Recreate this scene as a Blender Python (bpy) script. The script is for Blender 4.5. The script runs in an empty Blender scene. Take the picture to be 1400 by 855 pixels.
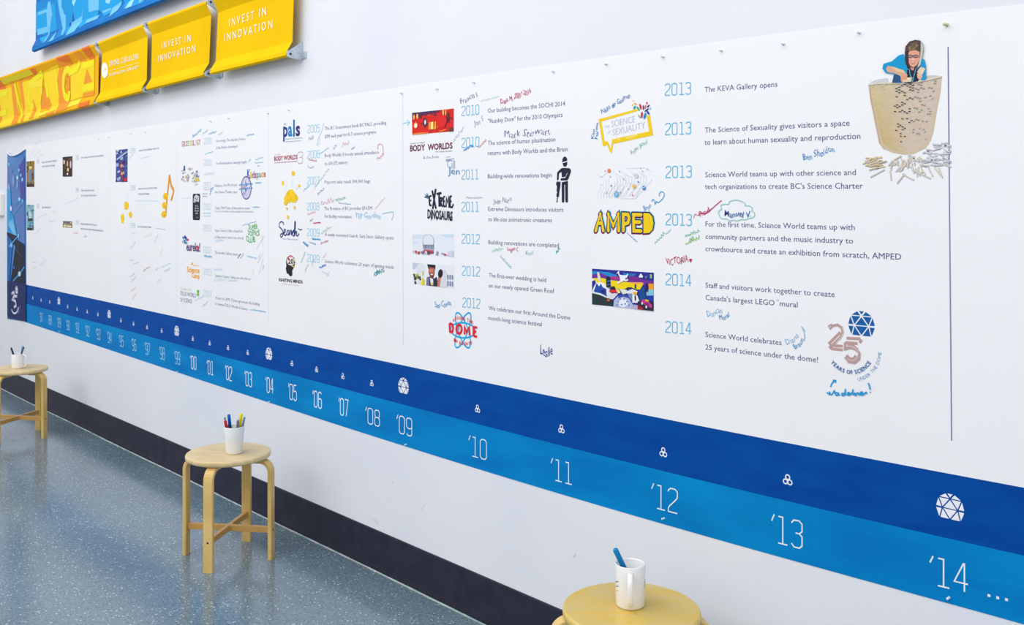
import bpy, bmesh, math, random
import numpy as np
from mathutils import Vector, Matrix

# ------------------------------------------------------------------ camera, world, light, exposure
SC = bpy.context.scene
COL = bpy.context.collection
TH = math.radians(42.0)          # angle between the optical axis and the wall
CT, ST = math.cos(TH), math.sin(TH)
F, CX, HY = 1337.0, 700.0, 285.0  # focal length and horizon in pixels of the 1400 x 855 frame
D, H = 2.29, 1.50                # camera distance from the wall, camera height
cam_d = bpy.data.cameras.new('camera')
cam_d.sensor_width = 36.0
cam_d.lens = F / 1400.0 * 36.0
cam_d.shift_y = -(427.5 - HY) / 1400.0
cam_d.clip_start = 0.05
cam = bpy.data.objects.new('camera', cam_d)
COL.objects.link(cam)
cam.location = (0, -D, H)
cam.rotation_euler = (math.pi / 2, 0, math.atan2(CT, ST))
SC.camera = cam

world = bpy.data.worlds.new('hall_light')
SC.world = world
world.use_nodes = True
wn = world.node_tree
wn.nodes['Background'].inputs[0].default_value = (0.945, 0.955, 0.985, 1)
wn.nodes['Background'].inputs[1].default_value = 0.80

def area(name, loc, target, sx, sy, power, col):
    l = bpy.data.lights.new(name, 'AREA')
    l.shape = 'RECTANGLE'; l.size = sx; l.size_y = sy; l.energy = power; l.color = col
    o = bpy.data.objects.new(name, l); COL.objects.link(o)
    o.location = loc
    o.rotation_euler = (Vector(target) - Vector(loc)).to_track_quat('-Z', 'Y').to_euler()
    return o
area('ceiling_light', (-5.5, -3.0, 5.2), (-5.5, -0.6, 1.0), 9.0, 1.6, 128, (1.0, 0.985, 0.96))
area('front_fill_light', (-4.0, -8.0, 5.6), (-4.0, 0.0, 1.2), 12.0, 2.5, 215, (1.0, 0.99, 0.975))  # front fill added to even out the wall's brightness from top to bottom
area('ceiling_light', (1.5, -3.2, 5.0), (-0.6, -0.4, 1.0), 4.0, 1.6, 60, (1.0, 0.985, 0.95))
SC.view_settings.view_transform = 'Standard'
SC.view_settings.look = 'None'
SC.view_settings.exposure = 0.0
SC.view_settings.gamma = 1.0
SC.view_settings.use_curve_mapping = False

# ------------------------------------------------------------------ helpers
def W(x, y, off=0.0):
    """pixel of the photograph -> (x, z) on the plane parallel to the wall, off metres in front of it"""
    r = (x - CX) / F
    Z = (D - off) / (CT * r + ST)
    X = r * Z
    return (-Z * CT + X * ST, H - (y - HY) * Z / F)
def MPP(x, off=0.0):
    """metres per pixel (vertical) on the wall at pixel column x"""
    return (D - off) / (CT * (x - CX) / F + ST) / F
def cam_xy(Z, X):
    """camera depth and sideways distance -> ground x, y"""
    return (-Z * CT + X * ST, -D + Z * ST + X * CT)

def lin(c):
    return tuple(((v / 255.0) / 12.92 if v / 255.0 <= 0.04045 else ((v / 255.0 + 0.055) / 1.055) ** 2.4) for v in c)
MATS = {}
def ink(c, rough=0.7):
    k = (tuple(int(v) for v in c), rough)
    if k in MATS: return MATS[k]
    m = bpy.data.materials.new('ink_%02x%02x%02x' % k[0]); m.use_nodes = True
    b = m.node_tree.nodes['Principled BSDF']
    b.inputs['Base Color'].default_value = (*lin(k[0]), 1)
    b.inputs['Roughness'].default_value = rough
    b.inputs['Specular IOR Level'].default_value = 0.25
    MATS[k] = m
    return m

def newmat(name, rough=0.6, spec=0.5, metal=0.0):
    m = bpy.data.materials.new(name); m.use_nodes = True
    b = m.node_tree.nodes['Principled BSDF']
    b.inputs['Roughness'].default_value = rough
    b.inputs['Specular IOR Level'].default_value = spec
    b.inputs['Metallic'].default_value = metal
    return m, m.node_tree.nodes, m.node_tree.links, b

def noise_mat(name, c1, c2, scale=(1, 1, 1), nscale=5.0, rough=0.6, spec=0.4, bump=0.0, detail=4, lo=0.35, hi=0.65, metal=0.0, space='Object', bscale=None):
    m, N, L, b = newmat(name, rough, spec, metal)
    tc = N.new('ShaderNodeTexCoord'); mp = N.new('ShaderNodeMapping')
    mp.inputs['Scale'].default_value = scale
    L.new(tc.outputs[space], mp.inputs['Vector'])
    nz = N.new('ShaderNodeTexNoise'); nz.inputs['Scale'].default_value = nscale; nz.inputs['Detail'].default_value = detail
    L.new(mp.outputs[0], nz.inputs['Vector'])
    cr = N.new('ShaderNodeValToRGB')
    cr.color_ramp.elements[0].position = lo; cr.color_ramp.elements[0].color = (*lin(c1), 1)
    cr.color_ramp.elements[1].position = hi; cr.color_ramp.elements[1].color = (*lin(c2), 1)
    L.new(nz.outputs['Fac'], cr.inputs[0]); L.new(cr.outputs[0], b.inputs['Base Color'])
    if bump:
        n2 = N.new('ShaderNodeTexNoise'); n2.inputs['Scale'].default_value = bscale or nscale * 3
        L.new(mp.outputs[0], n2.inputs['Vector'])
        bp = N.new('ShaderNodeBump'); bp.inputs['Strength'].default_value = bump; bp.inputs['Distance'].default_value = 0.002
        L.new(n2.outputs['Fac'], bp.inputs['Height']); L.new(bp.outputs[0], b.inputs['Normal'])
    return m

def obj(name, verts, faces, mats, parent=None, midx=None, smooth=False, label=None):
    me = bpy.data.meshes.new(name)
    me.from_pydata([tuple(v) for v in verts], [], faces)
    for m in (mats if isinstance(mats, (list, tuple)) else [mats]): me.materials.append(m)
    if midx is not None: me.polygons.foreach_set('material_index', midx)
    if smooth is True: me.polygons.foreach_set('use_smooth', [True] * len(faces))
    me.update()
    o = bpy.data.objects.new(name, me); COL.objects.link(o)
    if parent is not None: o.parent = parent
    if label: o['label'] = label
    return o
def from_bm(name, bm, mats, parent=None, smooth=False, label=None):
    me = bpy.data.meshes.new(name); bm.normal_update(); bm.to_mesh(me); bm.free()
    for m in (mats if isinstance(mats, (list, tuple)) else [mats]): me.materials.append(m)
    if smooth: me.polygons.foreach_set('use_smooth', [True] * len(me.polygons))
    o = bpy.data.objects.new(name, me); COL.objects.link(o)
    if parent is not None: o.parent = parent
    if label: o['label'] = label
    return o
def tag(o, label, cat, group=None):
    o['label'] = label; o['category'] = cat
    if group: o['group'] = group
    return o
def thing(name, loc, label, cat, group=None, rotz=0.0):
    o = bpy.data.objects.new(name, None); COL.objects.link(o)
    o.location = loc; o.rotation_euler = (0, 0, rotz); o.empty_display_size = 0.1
    return tag(o, label, cat, group)
def box_bm(x0, x1, y0, y1, z0, z1, bev=0.0, bm=None, seg=2):
    own = bm is None
    if own: bm = bmesh.new()
    r = bmesh.ops.create_cube(bm, size=1.0)
    for v in r['verts']:
        v.co = Vector(((x0 + x1) / 2 + v.co.x * (x1 - x0), (y0 + y1) / 2 + v.co.y * (y1 - y0), (z0 + z1) / 2 + v.co.z * (z1 - z0)))
    if bev:
        es = list({e for v in r['verts'] for e in v.link_edges})
        bmesh.ops.bevel(bm, geom=es, offset=bev, segments=seg, affect='EDGES', profile=0.5)
    return bm
def lathe(profile, n=32, bm=None, caps=False):
    """profile: [(r, z)] swept about z"""
    if bm is None: bm = bmesh.new()
    rings = []
    for r, z in profile:
        if r < 1e-6: rings.append([bm.verts.new((0, 0, z))])
        else: rings.append([bm.verts.new((r * math.cos(2 * math.pi * i / n), r * math.sin(2 * math.pi * i / n), z)) for i in range(n)])
    for a, b in zip(rings, rings[1:]):
        for i in range(n):
            j = (i + 1) % n
            if len(a) == 1 and len(b) == 1: continue
            if len(a) == 1: bm.faces.new((a[0], b[j], b[i]))
            elif len(b) == 1: bm.faces.new((a[i], a[j], b[0]))
            else: bm.faces.new((a[i], a[j], b[j], b[i]))
    bmesh.ops.recalc_face_normals(bm, faces=bm.faces)
    return bm
def sweep(path, section, up=Vector((0, 1, 0)), closed=False):
    """sweep a 2-D section [(a, b)] along path (list of Vector); b runs along up, a along up x tangent"""
    bm = bmesh.new(); rings = []
    n = len(path)
    for i, p in enumerate(path):
        t = (path[min(i + 1, n - 1)] - path[max(i - 1, 0)]).normalized()
        side = up.cross(t).normalized()
        u2 = t.cross(side).normalized()
        rings.append([bm.verts.new(p + side * a + u2 * b) for a, b in section])
    k = len(section)
    for r0, r1 in zip(rings, rings[1:]):
        for i in range(k):
            j = (i + 1) % k
            bm.faces.new((r0[i], r0[j], r1[j], r1[i]))
    bm.faces.new(rings[0][::-1]); bm.faces.new(rings[-1])
    bmesh.ops.recalc_face_normals(bm, faces=bm.faces)
    return bm
def rrect(w, h, b):
    return [(-w / 2 + b, -h / 2), (w / 2 - b, -h / 2), (w / 2, -h / 2 + b), (w / 2, h / 2 - b), (w / 2 - b, h / 2), (-w / 2 + b, h / 2), (-w / 2, h / 2 - b), (-w / 2, -h / 2 + b)]
def circ(r, n=10):
    return [(r * math.cos(2 * math.pi * i / n), r * math.sin(2 * math.pi * i / n)) for i in range(n)]

# ---- lettering
_gl = {}
def glyphs(s, offset=0.0, spacing=1.0, res=2):
    """builtin font -> (verts, faces) with cap height 1, left edge 0, width in units of cap height"""
    k = (s, offset, spacing, res)
    if k in _gl: return _gl[k]
    c = bpy.data.curves.new('t', 'FONT'); c.body = s; c.offset = offset; c.resolution_u = res; c.space_character = spacing
    o = bpy.data.objects.new('t', c); COL.objects.link(o)
    bpy.context.view_layer.update()
    me = bpy.data.meshes.new_from_object(o.evaluated_get(bpy.context.evaluated_depsgraph_get()))
    v = np.zeros(len(me.vertices) * 3); me.vertices.foreach_get('co', v); v = v.reshape(-1, 3)[:, :2]
    f = [tuple(p.vertices) for p in me.polygons]
    bpy.data.objects.remove(o); bpy.data.curves.remove(c); bpy.data.meshes.remove(me)
    v = v.copy(); v[:, 0] -= v[:, 0].min(); v /= 0.70
    _gl[k] = (v, f)
    return _gl[k]
DIG = {'0': [[(1, 0), (3, 0), (4, 1), (4, 9), (3, 10), (1, 10), (0, 9), (0, 1), (1, 0)]],
 '1': [[(0.6, 10), (2.3, 10), (2.3, 0)], [(0.5, 0), (4.1, 0)]],
 '2': [[(0, 8.4), (0, 9), (1, 10), (3, 10), (4, 9), (4, 6.6), (3.2, 5.4), (0.5, 2.4), (0, 1.4), (0, 0), (4, 0)]],
 '3': [[(0, 8.8), (1, 10), (3, 10), (4, 9), (4, 6.3), (3, 5.3), (1.6, 5.3)], [(3, 5.3), (4, 4.3), (4, 1), (3, 0), (1, 0), (0, 1.2)]],
 '4': [[(3.1, 0), (3.1, 10), (2.8, 10), (0, 3), (4.2, 3)]],
 '5': [[(3.8, 10), (0.3, 10), (0.1, 5.4), (1, 6.1), (3, 6.1), (4, 5), (4, 1), (3, 0), (1, 0), (0, 1.2)]],
 '6': [[(3.8, 9), (3, 10), (1, 10), (0, 9), (0, 1), (1, 0), (3, 0), (4, 1), (4, 4.9), (3, 5.9), (1, 5.9), (0, 5)]],
 '7': [[(0, 10), (4, 10), (1.5, 0)]],
 '8': [[(1, 0), (3, 0), (4, 1), (4, 4.4), (3, 5.4), (1, 5.4), (0, 4.4), (0, 1), (1, 0)], [(1, 5.4), (0.2, 6.3), (0.2, 9.1), (1, 10), (3, 10), (3.8, 9.1), (3.8, 6.3), (3, 5.4)]],
 '9': [[(0.2, 1), (1, 0), (3, 0), (4, 1), (4, 9), (3, 10), (1, 10), (0, 9), (0, 5.1), (1, 4.1), (3, 4.1), (4, 5)]],
 "'": [[(2.6, 10.4), (1.6, 7.8)]]}

def smooth_path(pts, n=4):
    if len(pts) < 3: return pts
    P = [pts[0]] + list(pts) + [pts[-1]]; out = []
    for i in range(1, len(P) - 2):
        p0, p1, p2, p3 = P[i - 1], P[i], P[i + 1], P[i + 2]
        for k in range(n):
            t = k / n
            out.append(tuple(0.5 * (2 * b + (c - a) * t + (2 * a - 5 * b + 4 * c - d) * t * t + (3 * b - a - 3 * c + d) * t ** 3) for a, b, c, d in zip(p0, p1, p2, p3)))
    out.append(pts[-1]); return out

EPS0, EPS = 0.0016, 0.00004
class Art:
    """flat print on the wall plane: polygons, strokes and letters in pixels of the photograph; one mesh with several inks"""
    def __init__(s, zoom=None, off=0.0, base=EPS0, surf=None):
        s.v, s.f, s.m, s.mats = [], [], [], []; s.lay = 0; s.z = zoom; s.off = off; s.base = base; s.surf = surf
    def P(s, p):
        if s.z: x0, y0, k = s.z; p = (x0 + p[0] / k, y0 + p[1] / k)
        return W(p[0], p[1], s.off)
    def mi(s, c):
        m = c if isinstance(c, bpy.types.Material) else ink(c)
        if m not in s.mats: s.mats.append(m)
        return s.mats.index(m)
    def add(s, pts, faces, c, step=0.0):
        """pts in wall coordinates"""
        n = len(s.v); y = -(s.off + s.base + s.lay * EPS); i = s.mi(c)
        s.v += [(p[0], y - step * (i_ // 2), p[1]) for i_, p in enumerate(pts)]
        for f in faces:
            ar = sum(pts[f[k - 1]][0] * pts[f[k]][1] - pts[f[k]][0] * pts[f[k - 1]][1] for k in range(len(f)))
            s.f.append(tuple(a + n for a in (f if ar >= 0 else f[::-1]))); s.m.append(i)
    def next(s): s.lay += 1
    def poly(s, pts, c):
        s.add([s.P(p) for p in pts], [tuple(range(len(pts)))], c); s.next()
    def ell(s, cx, cy, rx, ry, c, n=16, rot=0.0):
        cr, sr = math.cos(rot), math.sin(rot)
        s.poly([(cx + rx * math.cos(t) * cr - ry * math.sin(t) * sr, cy + rx * math.cos(t) * sr + ry * math.sin(t) * cr) for t in [2 * math.pi * i / n for i in range(n)]], c)
    def wstroke(s, P, w, c, joints=False):
        """ribbon along wall-coordinate points"""
        Q = []
        for p in P:
            if not Q or math.hypot(p[0] - Q[-1][0], p[1] - Q[-1][1]) > 1e-6: Q.append(p)
        if len(Q) < 2: return
        closed = math.hypot(Q[0][0] - Q[-1][0], Q[0][1] - Q[-1][1]) < 1e-5 and len(Q) > 3
        if closed: Q = Q[:-1]
        n = len(Q); pts = []
        for i in range(n):
            a = Q[i - 1] if (i > 0 or closed) else None
            b = Q[(i + 1) % n] if (i < n - 1 or closed) else None
            def d(u, v):
                l = math.hypot(v[0] - u[0], v[1] - u[1]); return ((v[0] - u[0]) / l, (v[1] - u[1]) / l)
            d1 = d(a, Q[i]) if a else None; d2 = d(Q[i], b) if b else None
            d1 = d1 or d2; d2 = d2 or d1
            t = (d1[0] + d2[0], d1[1] + d2[1]); l = math.hypot(*t)
            if l < 0.3: nx, ny, k = -d1[1], d1[0], 1.0
            else: nx, ny = -t[1] / l, t[0] / l; k = min(1.6, 2.0 / l)
            pts += [(Q[i][0] + nx * w / 2 * k, Q[i][1] + ny * w / 2 * k), (Q[i][0] - nx * w / 2 * k, Q[i][1] - ny * w / 2 * k)]
        F_ = [(2 * i, 2 * i + 1, 2 * i + 3, 2 * i + 2) for i in range(n - 1)]
        if closed: F_.append((2 * n - 2, 2 * n - 1, 1, 0))
        s.add(pts, F_, c, 0.0 if closed else 5e-6); s.lay += 0.12 + 0.13 * len(Q) * (0 if closed else 1) / 1.0 * 0.9
        if joints:
            for q in Q:
                s.lay += 0.05
                s.add([(q[0] + w / 2 * math.cos(k * math.pi / 5), q[1] + w / 2 * math.sin(k * math.pi / 5)) for k in range(10)], [tuple(range(10))], c)
    def stroke(s, pts, w, c, smooth=False, joints=False):
        """w in metres"""
        if smooth: pts = smooth_path(pts)
        s.wstroke([s.P(p) for p in pts], w, c, joints); s.next()
    def frame(s, pL, pR, hpx, rot=False, shear=0.0):
        A, B = s.P(pL), s.P(pR)
        px = (s.z[0] + pL[0] / s.z[2]) if s.z else pL[0]
        h = hpx * MPP(px, s.off) / (s.z[2] if s.z else 1.0)
        L = math.hypot(B[0] - A[0], B[1] - A[1]); d = ((B[0] - A[0]) / L, (B[1] - A[1]) / L)
        u = (-d[1], d[0]) if rot else (0.0, 1.0)
        return A, L, d, (u[0] + shear * d[0], u[1] + shear * d[1]), h
    def text(s, t, pL, pR, hpx, c, offset=0.0, spacing=1.0, rot=False, shear=0.0, hand=0.0, res=2, arc=None):
        v, f = glyphs(t, offset, spacing, res)
        A, L, d, u, h = s.frame(pL, pR, hpx, rot, shear); wv = max(v[:, 0].max(), 1e-3)
        pts = []
        for a, b in v:
            a = a / wv
            if hand: b = b + hand * 0.18 * math.sin(a * wv * 2.3 + 1.0) ; a = a + hand * 0.02 * math.sin(b * 3 + a * 9)
            pts.append((A[0] + d[0] * a * L + u[0] * b * h, A[1] + d[1] * a * L + u[1] * b * h))
        s.add(pts, f, c); s.next()
    def digits(s, t, pL, pR, hpx, w, c, adv=5.6):
        A, L, d, u, h = s.frame(pL, pR, hpx)
        tot = sum((adv if ch != "'" else 3.6) for ch in t) - (adv - 4); x = 0.0
        for ch in t:
            for st in DIG[ch]:
                s.wstroke([(A[0] + d[0] * (x + a) / tot * L + u[0] * b / 10 * h, A[1] + d[1] * (x + a) / tot * L + u[1] * b / 10 * h) for a, b in st], w, c)
            x += adv if ch != "'" else 3.6
        s.next()
    def arctext(s, t, cx, cy, r, a0, a1, hpx, c, offset=0.0, inside=False, sx=1.0):
        """letters along an arc in wall space; centre in pixels, r and hpx in vertical pixels, angles in degrees (anticlockwise from +x)"""
        C = s.P((cx, cy)); px = (s.z[0] + cx / s.z[2]) if s.z else cx
        k = MPP(px, s.off) / (s.z[2] if s.z else 1.0)
        r *= k; h = hpx * k
        ws = [(glyphs(ch, offset)[0][:, 0].max() if ch != ' ' else 0.35) for ch in t]
        gap = 0.22; tot = sum(ws) + gap * (len(t) - 1); x = 0.0
        for ch, wc in zip(t, ws):
            if ch != ' ':
                v, f = glyphs(ch, offset)
                am = math.radians(a0 + (a1 - a0) * (x + wc / 2) / tot)
                sgn = 1 if a1 > a0 else -1
                tx, tz = -math.sin(am) * sgn, math.cos(am) * sgn
                ux, uz = -tz, tx
                sc = abs(math.radians(a1 - a0)) * r / tot
                o_ = (C[0] + math.cos(am) * r * sx, C[1] + math.sin(am) * r)
                s.add([(o_[0] + tx * (a - wc / 2) * sc + ux * b * h, o_[1] + tz * (a - wc / 2) * sc + uz * b * h) for a, b in v], f, c)
            x += wc + gap
        s.next()
    def scribble(s, pL, pR, hpx, c, w=0.0022, seed=0, n=None):
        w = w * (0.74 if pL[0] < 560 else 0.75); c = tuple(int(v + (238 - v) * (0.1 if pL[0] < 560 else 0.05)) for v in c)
        rnd = random.Random(seed * 7919 + int(pL[0] * 3 + pL[1] * 5))
        A, L, d, u, h = s.frame(pL, pR, hpx, rot=True)
        n = n or max(4, min(14, int(L / max(h, 1e-3) * 2.2))); P = []
        for i in range(n + 1):
            a = (i + rnd.uniform(-0.35, 0.35)) / n * L; b = (1 if i % 2 else 0) * h * rnd.uniform(0.35, 1.0) + rnd.uniform(-0.15, 0.1) * h
            P.append((A[0] + d[0] * a + u[0] * b, A[1] + d[1] * a + u[1] * b))
        s.wstroke(smooth_path(P, 3), w, c); s.next()
    def greek(s, pL, pR, hpx, c, seed=0):
        """a line of print too small to read: word-like rows of fine upright and round marks"""
        rnd = random.Random(seed + int(pL[0] * 13 + pL[1] * 7))
        A, L, d, u, h = s.frame(pL, pR, hpx); x = 0.0; wd = rnd.randint(3, 7)
        while x < L:
            hh = h * rnd.choice((0.65, 0.65, 0.7, 1.0)); k = 0.55 * h
            x1 = min(x + k * 0.75, L)
            q = lambda a, b: (A[0] + d[0] * a + u[0] * b, A[1] + d[1] * a + u[1] * b)
            s.wstroke([q(x, 0), q(x, hh)], h * 0.13, c); s.wstroke([q(x, h * 0.62), q(x1, h * 0.58)], h * 0.12, c)
            if rnd.random() < 0.6: s.wstroke([q(x1, h * 0.6), q(x1, 0)], h * 0.12, c)
            x += k * 1.15; wd -= 1
            if wd == 0: x += h * 0.45; wd = rnd.randint(3, 7)
        s.next()
    def dome(s, cx, cy, rpx, c, rz=None, sx=1.0):
        """faceted dome emblem: centre in pixels, radius in vertical pixels"""
        C = s.P((cx, cy)); px = (s.z[0] + cx / s.z[2]) if s.z else cx
        r = rpx * MPP(px, s.off) / (s.z[2] if s.z else 1.0)
        T, L_, R_, B = (0, .6), (-.52, -.08), (.52, -.08), (0, -.8)
        a, b, c3, c4 = (-.26, .965), (-.8, .6), (-1, -.08), (-.72, -.8)
        a2 = (-.55, .835)
        def mr(p): return (-p[0], p[1])
        tris = [[T, a, (0, 1.0), mr(a)], [T, L_, R_], [L_, R_, B]]
        for g in ([T, a2 and b, a2, a], [T, b, L_], [L_, b, (-.955, .28), c3], [L_, c3, (-.93, -.45), c4], [L_, c4, B]):
            tris += [g, [mr(p) for p in g]]
        for g in tris:
            mx = sum(p[0] for p in g) / len(g); my = sum(p[1] for p in g) / len(g)
            q = []
            for p in g:
                dx, dy = p[0] - mx, p[1] - my; l = math.hypot(dx, dy); k = max(0.0, l - 0.085) / l
                q.append((C[0] + (mx + dx * k) * r * sx, C[1] + (my + dy * k) * r))
            s.add(q, [tuple(range(len(q)))], c)
        s.next()
    def build(s, name, parent=None, label=None):
        if s.surf: return s.surf(s, name, parent, label)
        return obj(name, s.v, s.f, s.mats, parent, s.m, label=label)

# ------------------------------------------------------------------ materials
M_wall = noise_mat('wall_paint', (226, 229, 238), (232, 234, 240), nscale=1.3, rough=0.55, spec=0.25, bump=0.08, bscale=180)
M_paper = noise_mat('banner_vinyl', (240, 241, 244), (242, 243, 246), nscale=2.0, rough=0.5, spec=0.25)
M_band1 = noise_mat('dark_blue_print', (0, 68, 152), (0, 78, 162), scale=(1, 1, 3), nscale=6, rough=0.6, spec=0.08)
M_band2 = noise_mat('light_blue_print', (0, 118, 190), (0, 138, 206), scale=(0.6, 1, 2.5), nscale=3.5, rough=0.6, spec=0.08, detail=6)
M_base = noise_mat('rubber_baseboard', (34, 35, 52), (44, 44, 62), nscale=14, rough=0.55, spec=0.25)
M_silver = noise_mat('brushed_aluminium', (176, 190, 200), (206, 216, 222), scale=(1, 1, 8), nscale=30, rough=0.35, metal=0.35)
M_dark = ink((48, 50, 60), 0.4)

def floor_material():
    m, N, L, b = newmat('polished_terrazzo', 0.2, 0.6)
    tc = N.new('ShaderNodeTexCoord')
    base = N.new('ShaderNodeTexNoise'); base.inputs['Scale'].default_value = 0.9; base.inputs['Detail'].default_value = 5
    L.new(tc.outputs['Object'], base.inputs['Vector'])
    cr = N.new('ShaderNodeValToRGB')
    cr.color_ramp.elements[0].position = 0.3; cr.color_ramp.elements[0].color = (*lin((88, 112, 128)), 1)
    cr.color_ramp.elements[1].position = 0.7; cr.color_ramp.elements[1].color = (*lin((114, 135, 148)), 1)
    L.new(base.outputs['Fac'], cr.inputs[0])
    cur = cr.outputs[0]
    def speck(scale, thr, col, amount):
        nonlocal cur
        vo = N.new('ShaderNodeTexVoronoi'); vo.inputs['Scale'].default_value = scale
        L.new(tc.outputs['Object'], vo.inputs['Vector'])
        lt = N.new('ShaderNodeMath'); lt.operation = 'LESS_THAN'; lt.inputs[1].default_value = thr
        L.new(vo.outputs['Distance'], lt.inputs[0])
        sep = N.new('ShaderNodeSeparateColor'); L.new(vo.outputs['Color'], sep.inputs[0])
        g = N.new('ShaderNodeMath'); g.operation = 'GREATER_THAN'; g.inputs[1].default_value = 1 - amount
        L.new(sep.outputs[0], g.inputs[0])
        mu = N.new('ShaderNodeMath'); mu.operation = 'MULTIPLY'; L.new(lt.outputs[0], mu.inputs[0]); L.new(g.outputs[0], mu.inputs[1])
        mx = N.new('ShaderNodeMix'); mx.data_type = 'RGBA'
        L.new(mu.outputs[0], mx.inputs[0]); L.new(cur, mx.inputs[6]); mx.inputs[7].default_value = (*lin(col), 1)
        cur = mx.outputs[2]
    speck(110, 0.34, (138, 158, 170), 0.45)
    speck(130, 0.34, (62, 78, 92), 0.4)
    speck(75, 0.26, (192, 208, 214), 0.2)
    L.new(cur, b.inputs['Base Color'])
    rn = N.new('ShaderNodeTexNoise'); rn.inputs['Scale'].default_value = 3.0
    L.new(tc.outputs['Object'], rn.inputs['Vector'])
    mr = N.new('ShaderNodeMapRange'); mr.inputs[3].default_value = 0.12; mr.inputs[4].default_value = 0.22
    L.new(rn.outputs['Fac'], mr.inputs[0]); L.new(mr.outputs[0], b.inputs['Roughness'])
    return m
M_floor = floor_material()

def wood(name, c1, c2, rough=0.38, spec=0.45):
    m, N, L, b = newmat(name, rough, spec)
    tc = N.new('ShaderNodeTexCoord'); mp = N.new('ShaderNodeMapping'); mp.inputs['Scale'].default_value = (3, 45, 3)
    L.new(tc.outputs['Object'], mp.inputs['Vector'])
    nz = N.new('ShaderNodeTexNoise'); nz.inputs['Scale'].default_value = 1.6; nz.inputs['Detail'].default_value = 5; nz.inputs['Distortion'].default_value = 0.6
    L.new(mp.outputs[0], nz.inputs['Vector'])
    n2 = N.new('ShaderNodeTexNoise'); n2.inputs['Scale'].default_value = 9.0; n2.inputs['Detail'].default_value = 3
    L.new(tc.outputs['Object'], n2.inputs['Vector'])
    ad = N.new('ShaderNodeMath'); ad.operation = 'ADD'
    h1 = N.new('ShaderNodeMath'); h1.operation = 'MULTIPLY'; h1.inputs[1].default_value = 0.6; L.new(nz.outputs['Fac'], h1.inputs[0])
    h2 = N.new('ShaderNodeMath'); h2.operation = 'MULTIPLY'; h2.inputs[1].default_value = 0.4; L.new(n2.outputs['Fac'], h2.inputs[0])
    L.new(h1.outputs[0], ad.inputs[0]); L.new(h2.outputs[0], ad.inputs[1])
    cr = N.new('ShaderNodeValToRGB')
    cr.color_ramp.elements[0].position = 0.36; cr.color_ramp.elements[0].color = (*lin(c1), 1)
    cr.color_ramp.elements[1].position = 0.62; cr.color_ramp.elements[1].color = (*lin(c2), 1)
    L.new(ad.outputs[0], cr.inputs[0]); L.new(cr.outputs[0], b.inputs['Base Color'])
    return m
M_birch_top = wood('birch_seat', (210, 186, 134), (230, 208, 160))
M_birch_leg = wood('birch_bent_plywood', (212, 174, 96), (230, 196, 124))
M_birch_yellow = wood('yellowed_birch_seat', (222, 184, 66), (214, 190, 118), 0.3)
M_birch_yleg = wood('yellowed_bent_plywood', (216, 178, 94), (234, 200, 122))
M_ply_edge = wood('plywood_edge', (184, 138, 72), (206, 162, 94))

# ------------------------------------------------------------------ setting
def wall_box(name, x0, x1, y0, y1, z0, z1, mat):
    o = from_bm(name, box_bm(x0, x1, y0, y1, z0, z1), mat); o['kind'] = 'structure'; return o
wall = wall_box('wall_back', -16, 6, 0, 0.2, 0, 6.5, M_wall)
floor = wall_box('floor', -16, 6, -9, 0.2, -0.1, 0, M_floor)
# baseboard: dark rubber strip with a cove toe, its top 17.5 cm up
pr = [(0.0, 0.0), (-0.0035, 0.0), (-0.006, 0.003), (-0.0065, 0.012), (-0.005, 0.03), (-0.005, 0.166), (-0.003, 0.170), (0.0, 0.170)]
bv, bf = [], []
for x in (-16, 6): bv += [(x, a, z + 0.0) for a, z in pr]
k = len(pr); bf = [(i, (i + 1) % k, k + (i + 1) % k, k + i) for i in range(k)] + [tuple(range(k))[::-1], tuple(range(k, 2 * k))]
bb = obj('baseboard_back', bv, bf, M_base); bb['kind'] = 'structure'
# thin worn sealant bead where the baseboard meets the floor
rnd = random.Random(4)
pth = [Vector((-16 + i * 0.11, -0.008 - 0.0022 * math.sin(i * 0.37) - rnd.uniform(0, 0.0015), 0.0005)) for i in range(201)]
M_bead = noise_mat('sealant', (128, 146, 148), (186, 198, 198), nscale=9, rough=0.5)
bead = from_bm('trim_1', sweep(pth, [(-0.0045, 0), (0.0045, 0), (0.0015, 0.0035), (-0.0015, 0.0035)], up=Vector((0, 0, 1))), M_bead, label='thin worn pale sealant line along the foot of the dark baseboard')
bead['kind'] = 'structure'
# faint scuffs on the paint under the banner
for i, (p, q, c) in enumerate([((511, 710), (517, 717), (176, 180, 196)), ((574, 700), (579, 693), (206, 210, 216)), ((579, 693), (581, 690), (200, 204, 214)), ((535, 659), (539, 661), (190, 194, 210)), ((784, 763), (787, 758), (168, 170, 184)), ((652, 831), (653, 835), (190, 190, 190))]):
    a = Art(base=0.0003); a.wstroke([a.P(p), a.P(((p[0] + q[0]) / 2 + 0.6, (p[1] + q[1]) / 2)), a.P(q)], 0.0022, c); a.next()
    a.build('scuff_mark', wall)

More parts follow.
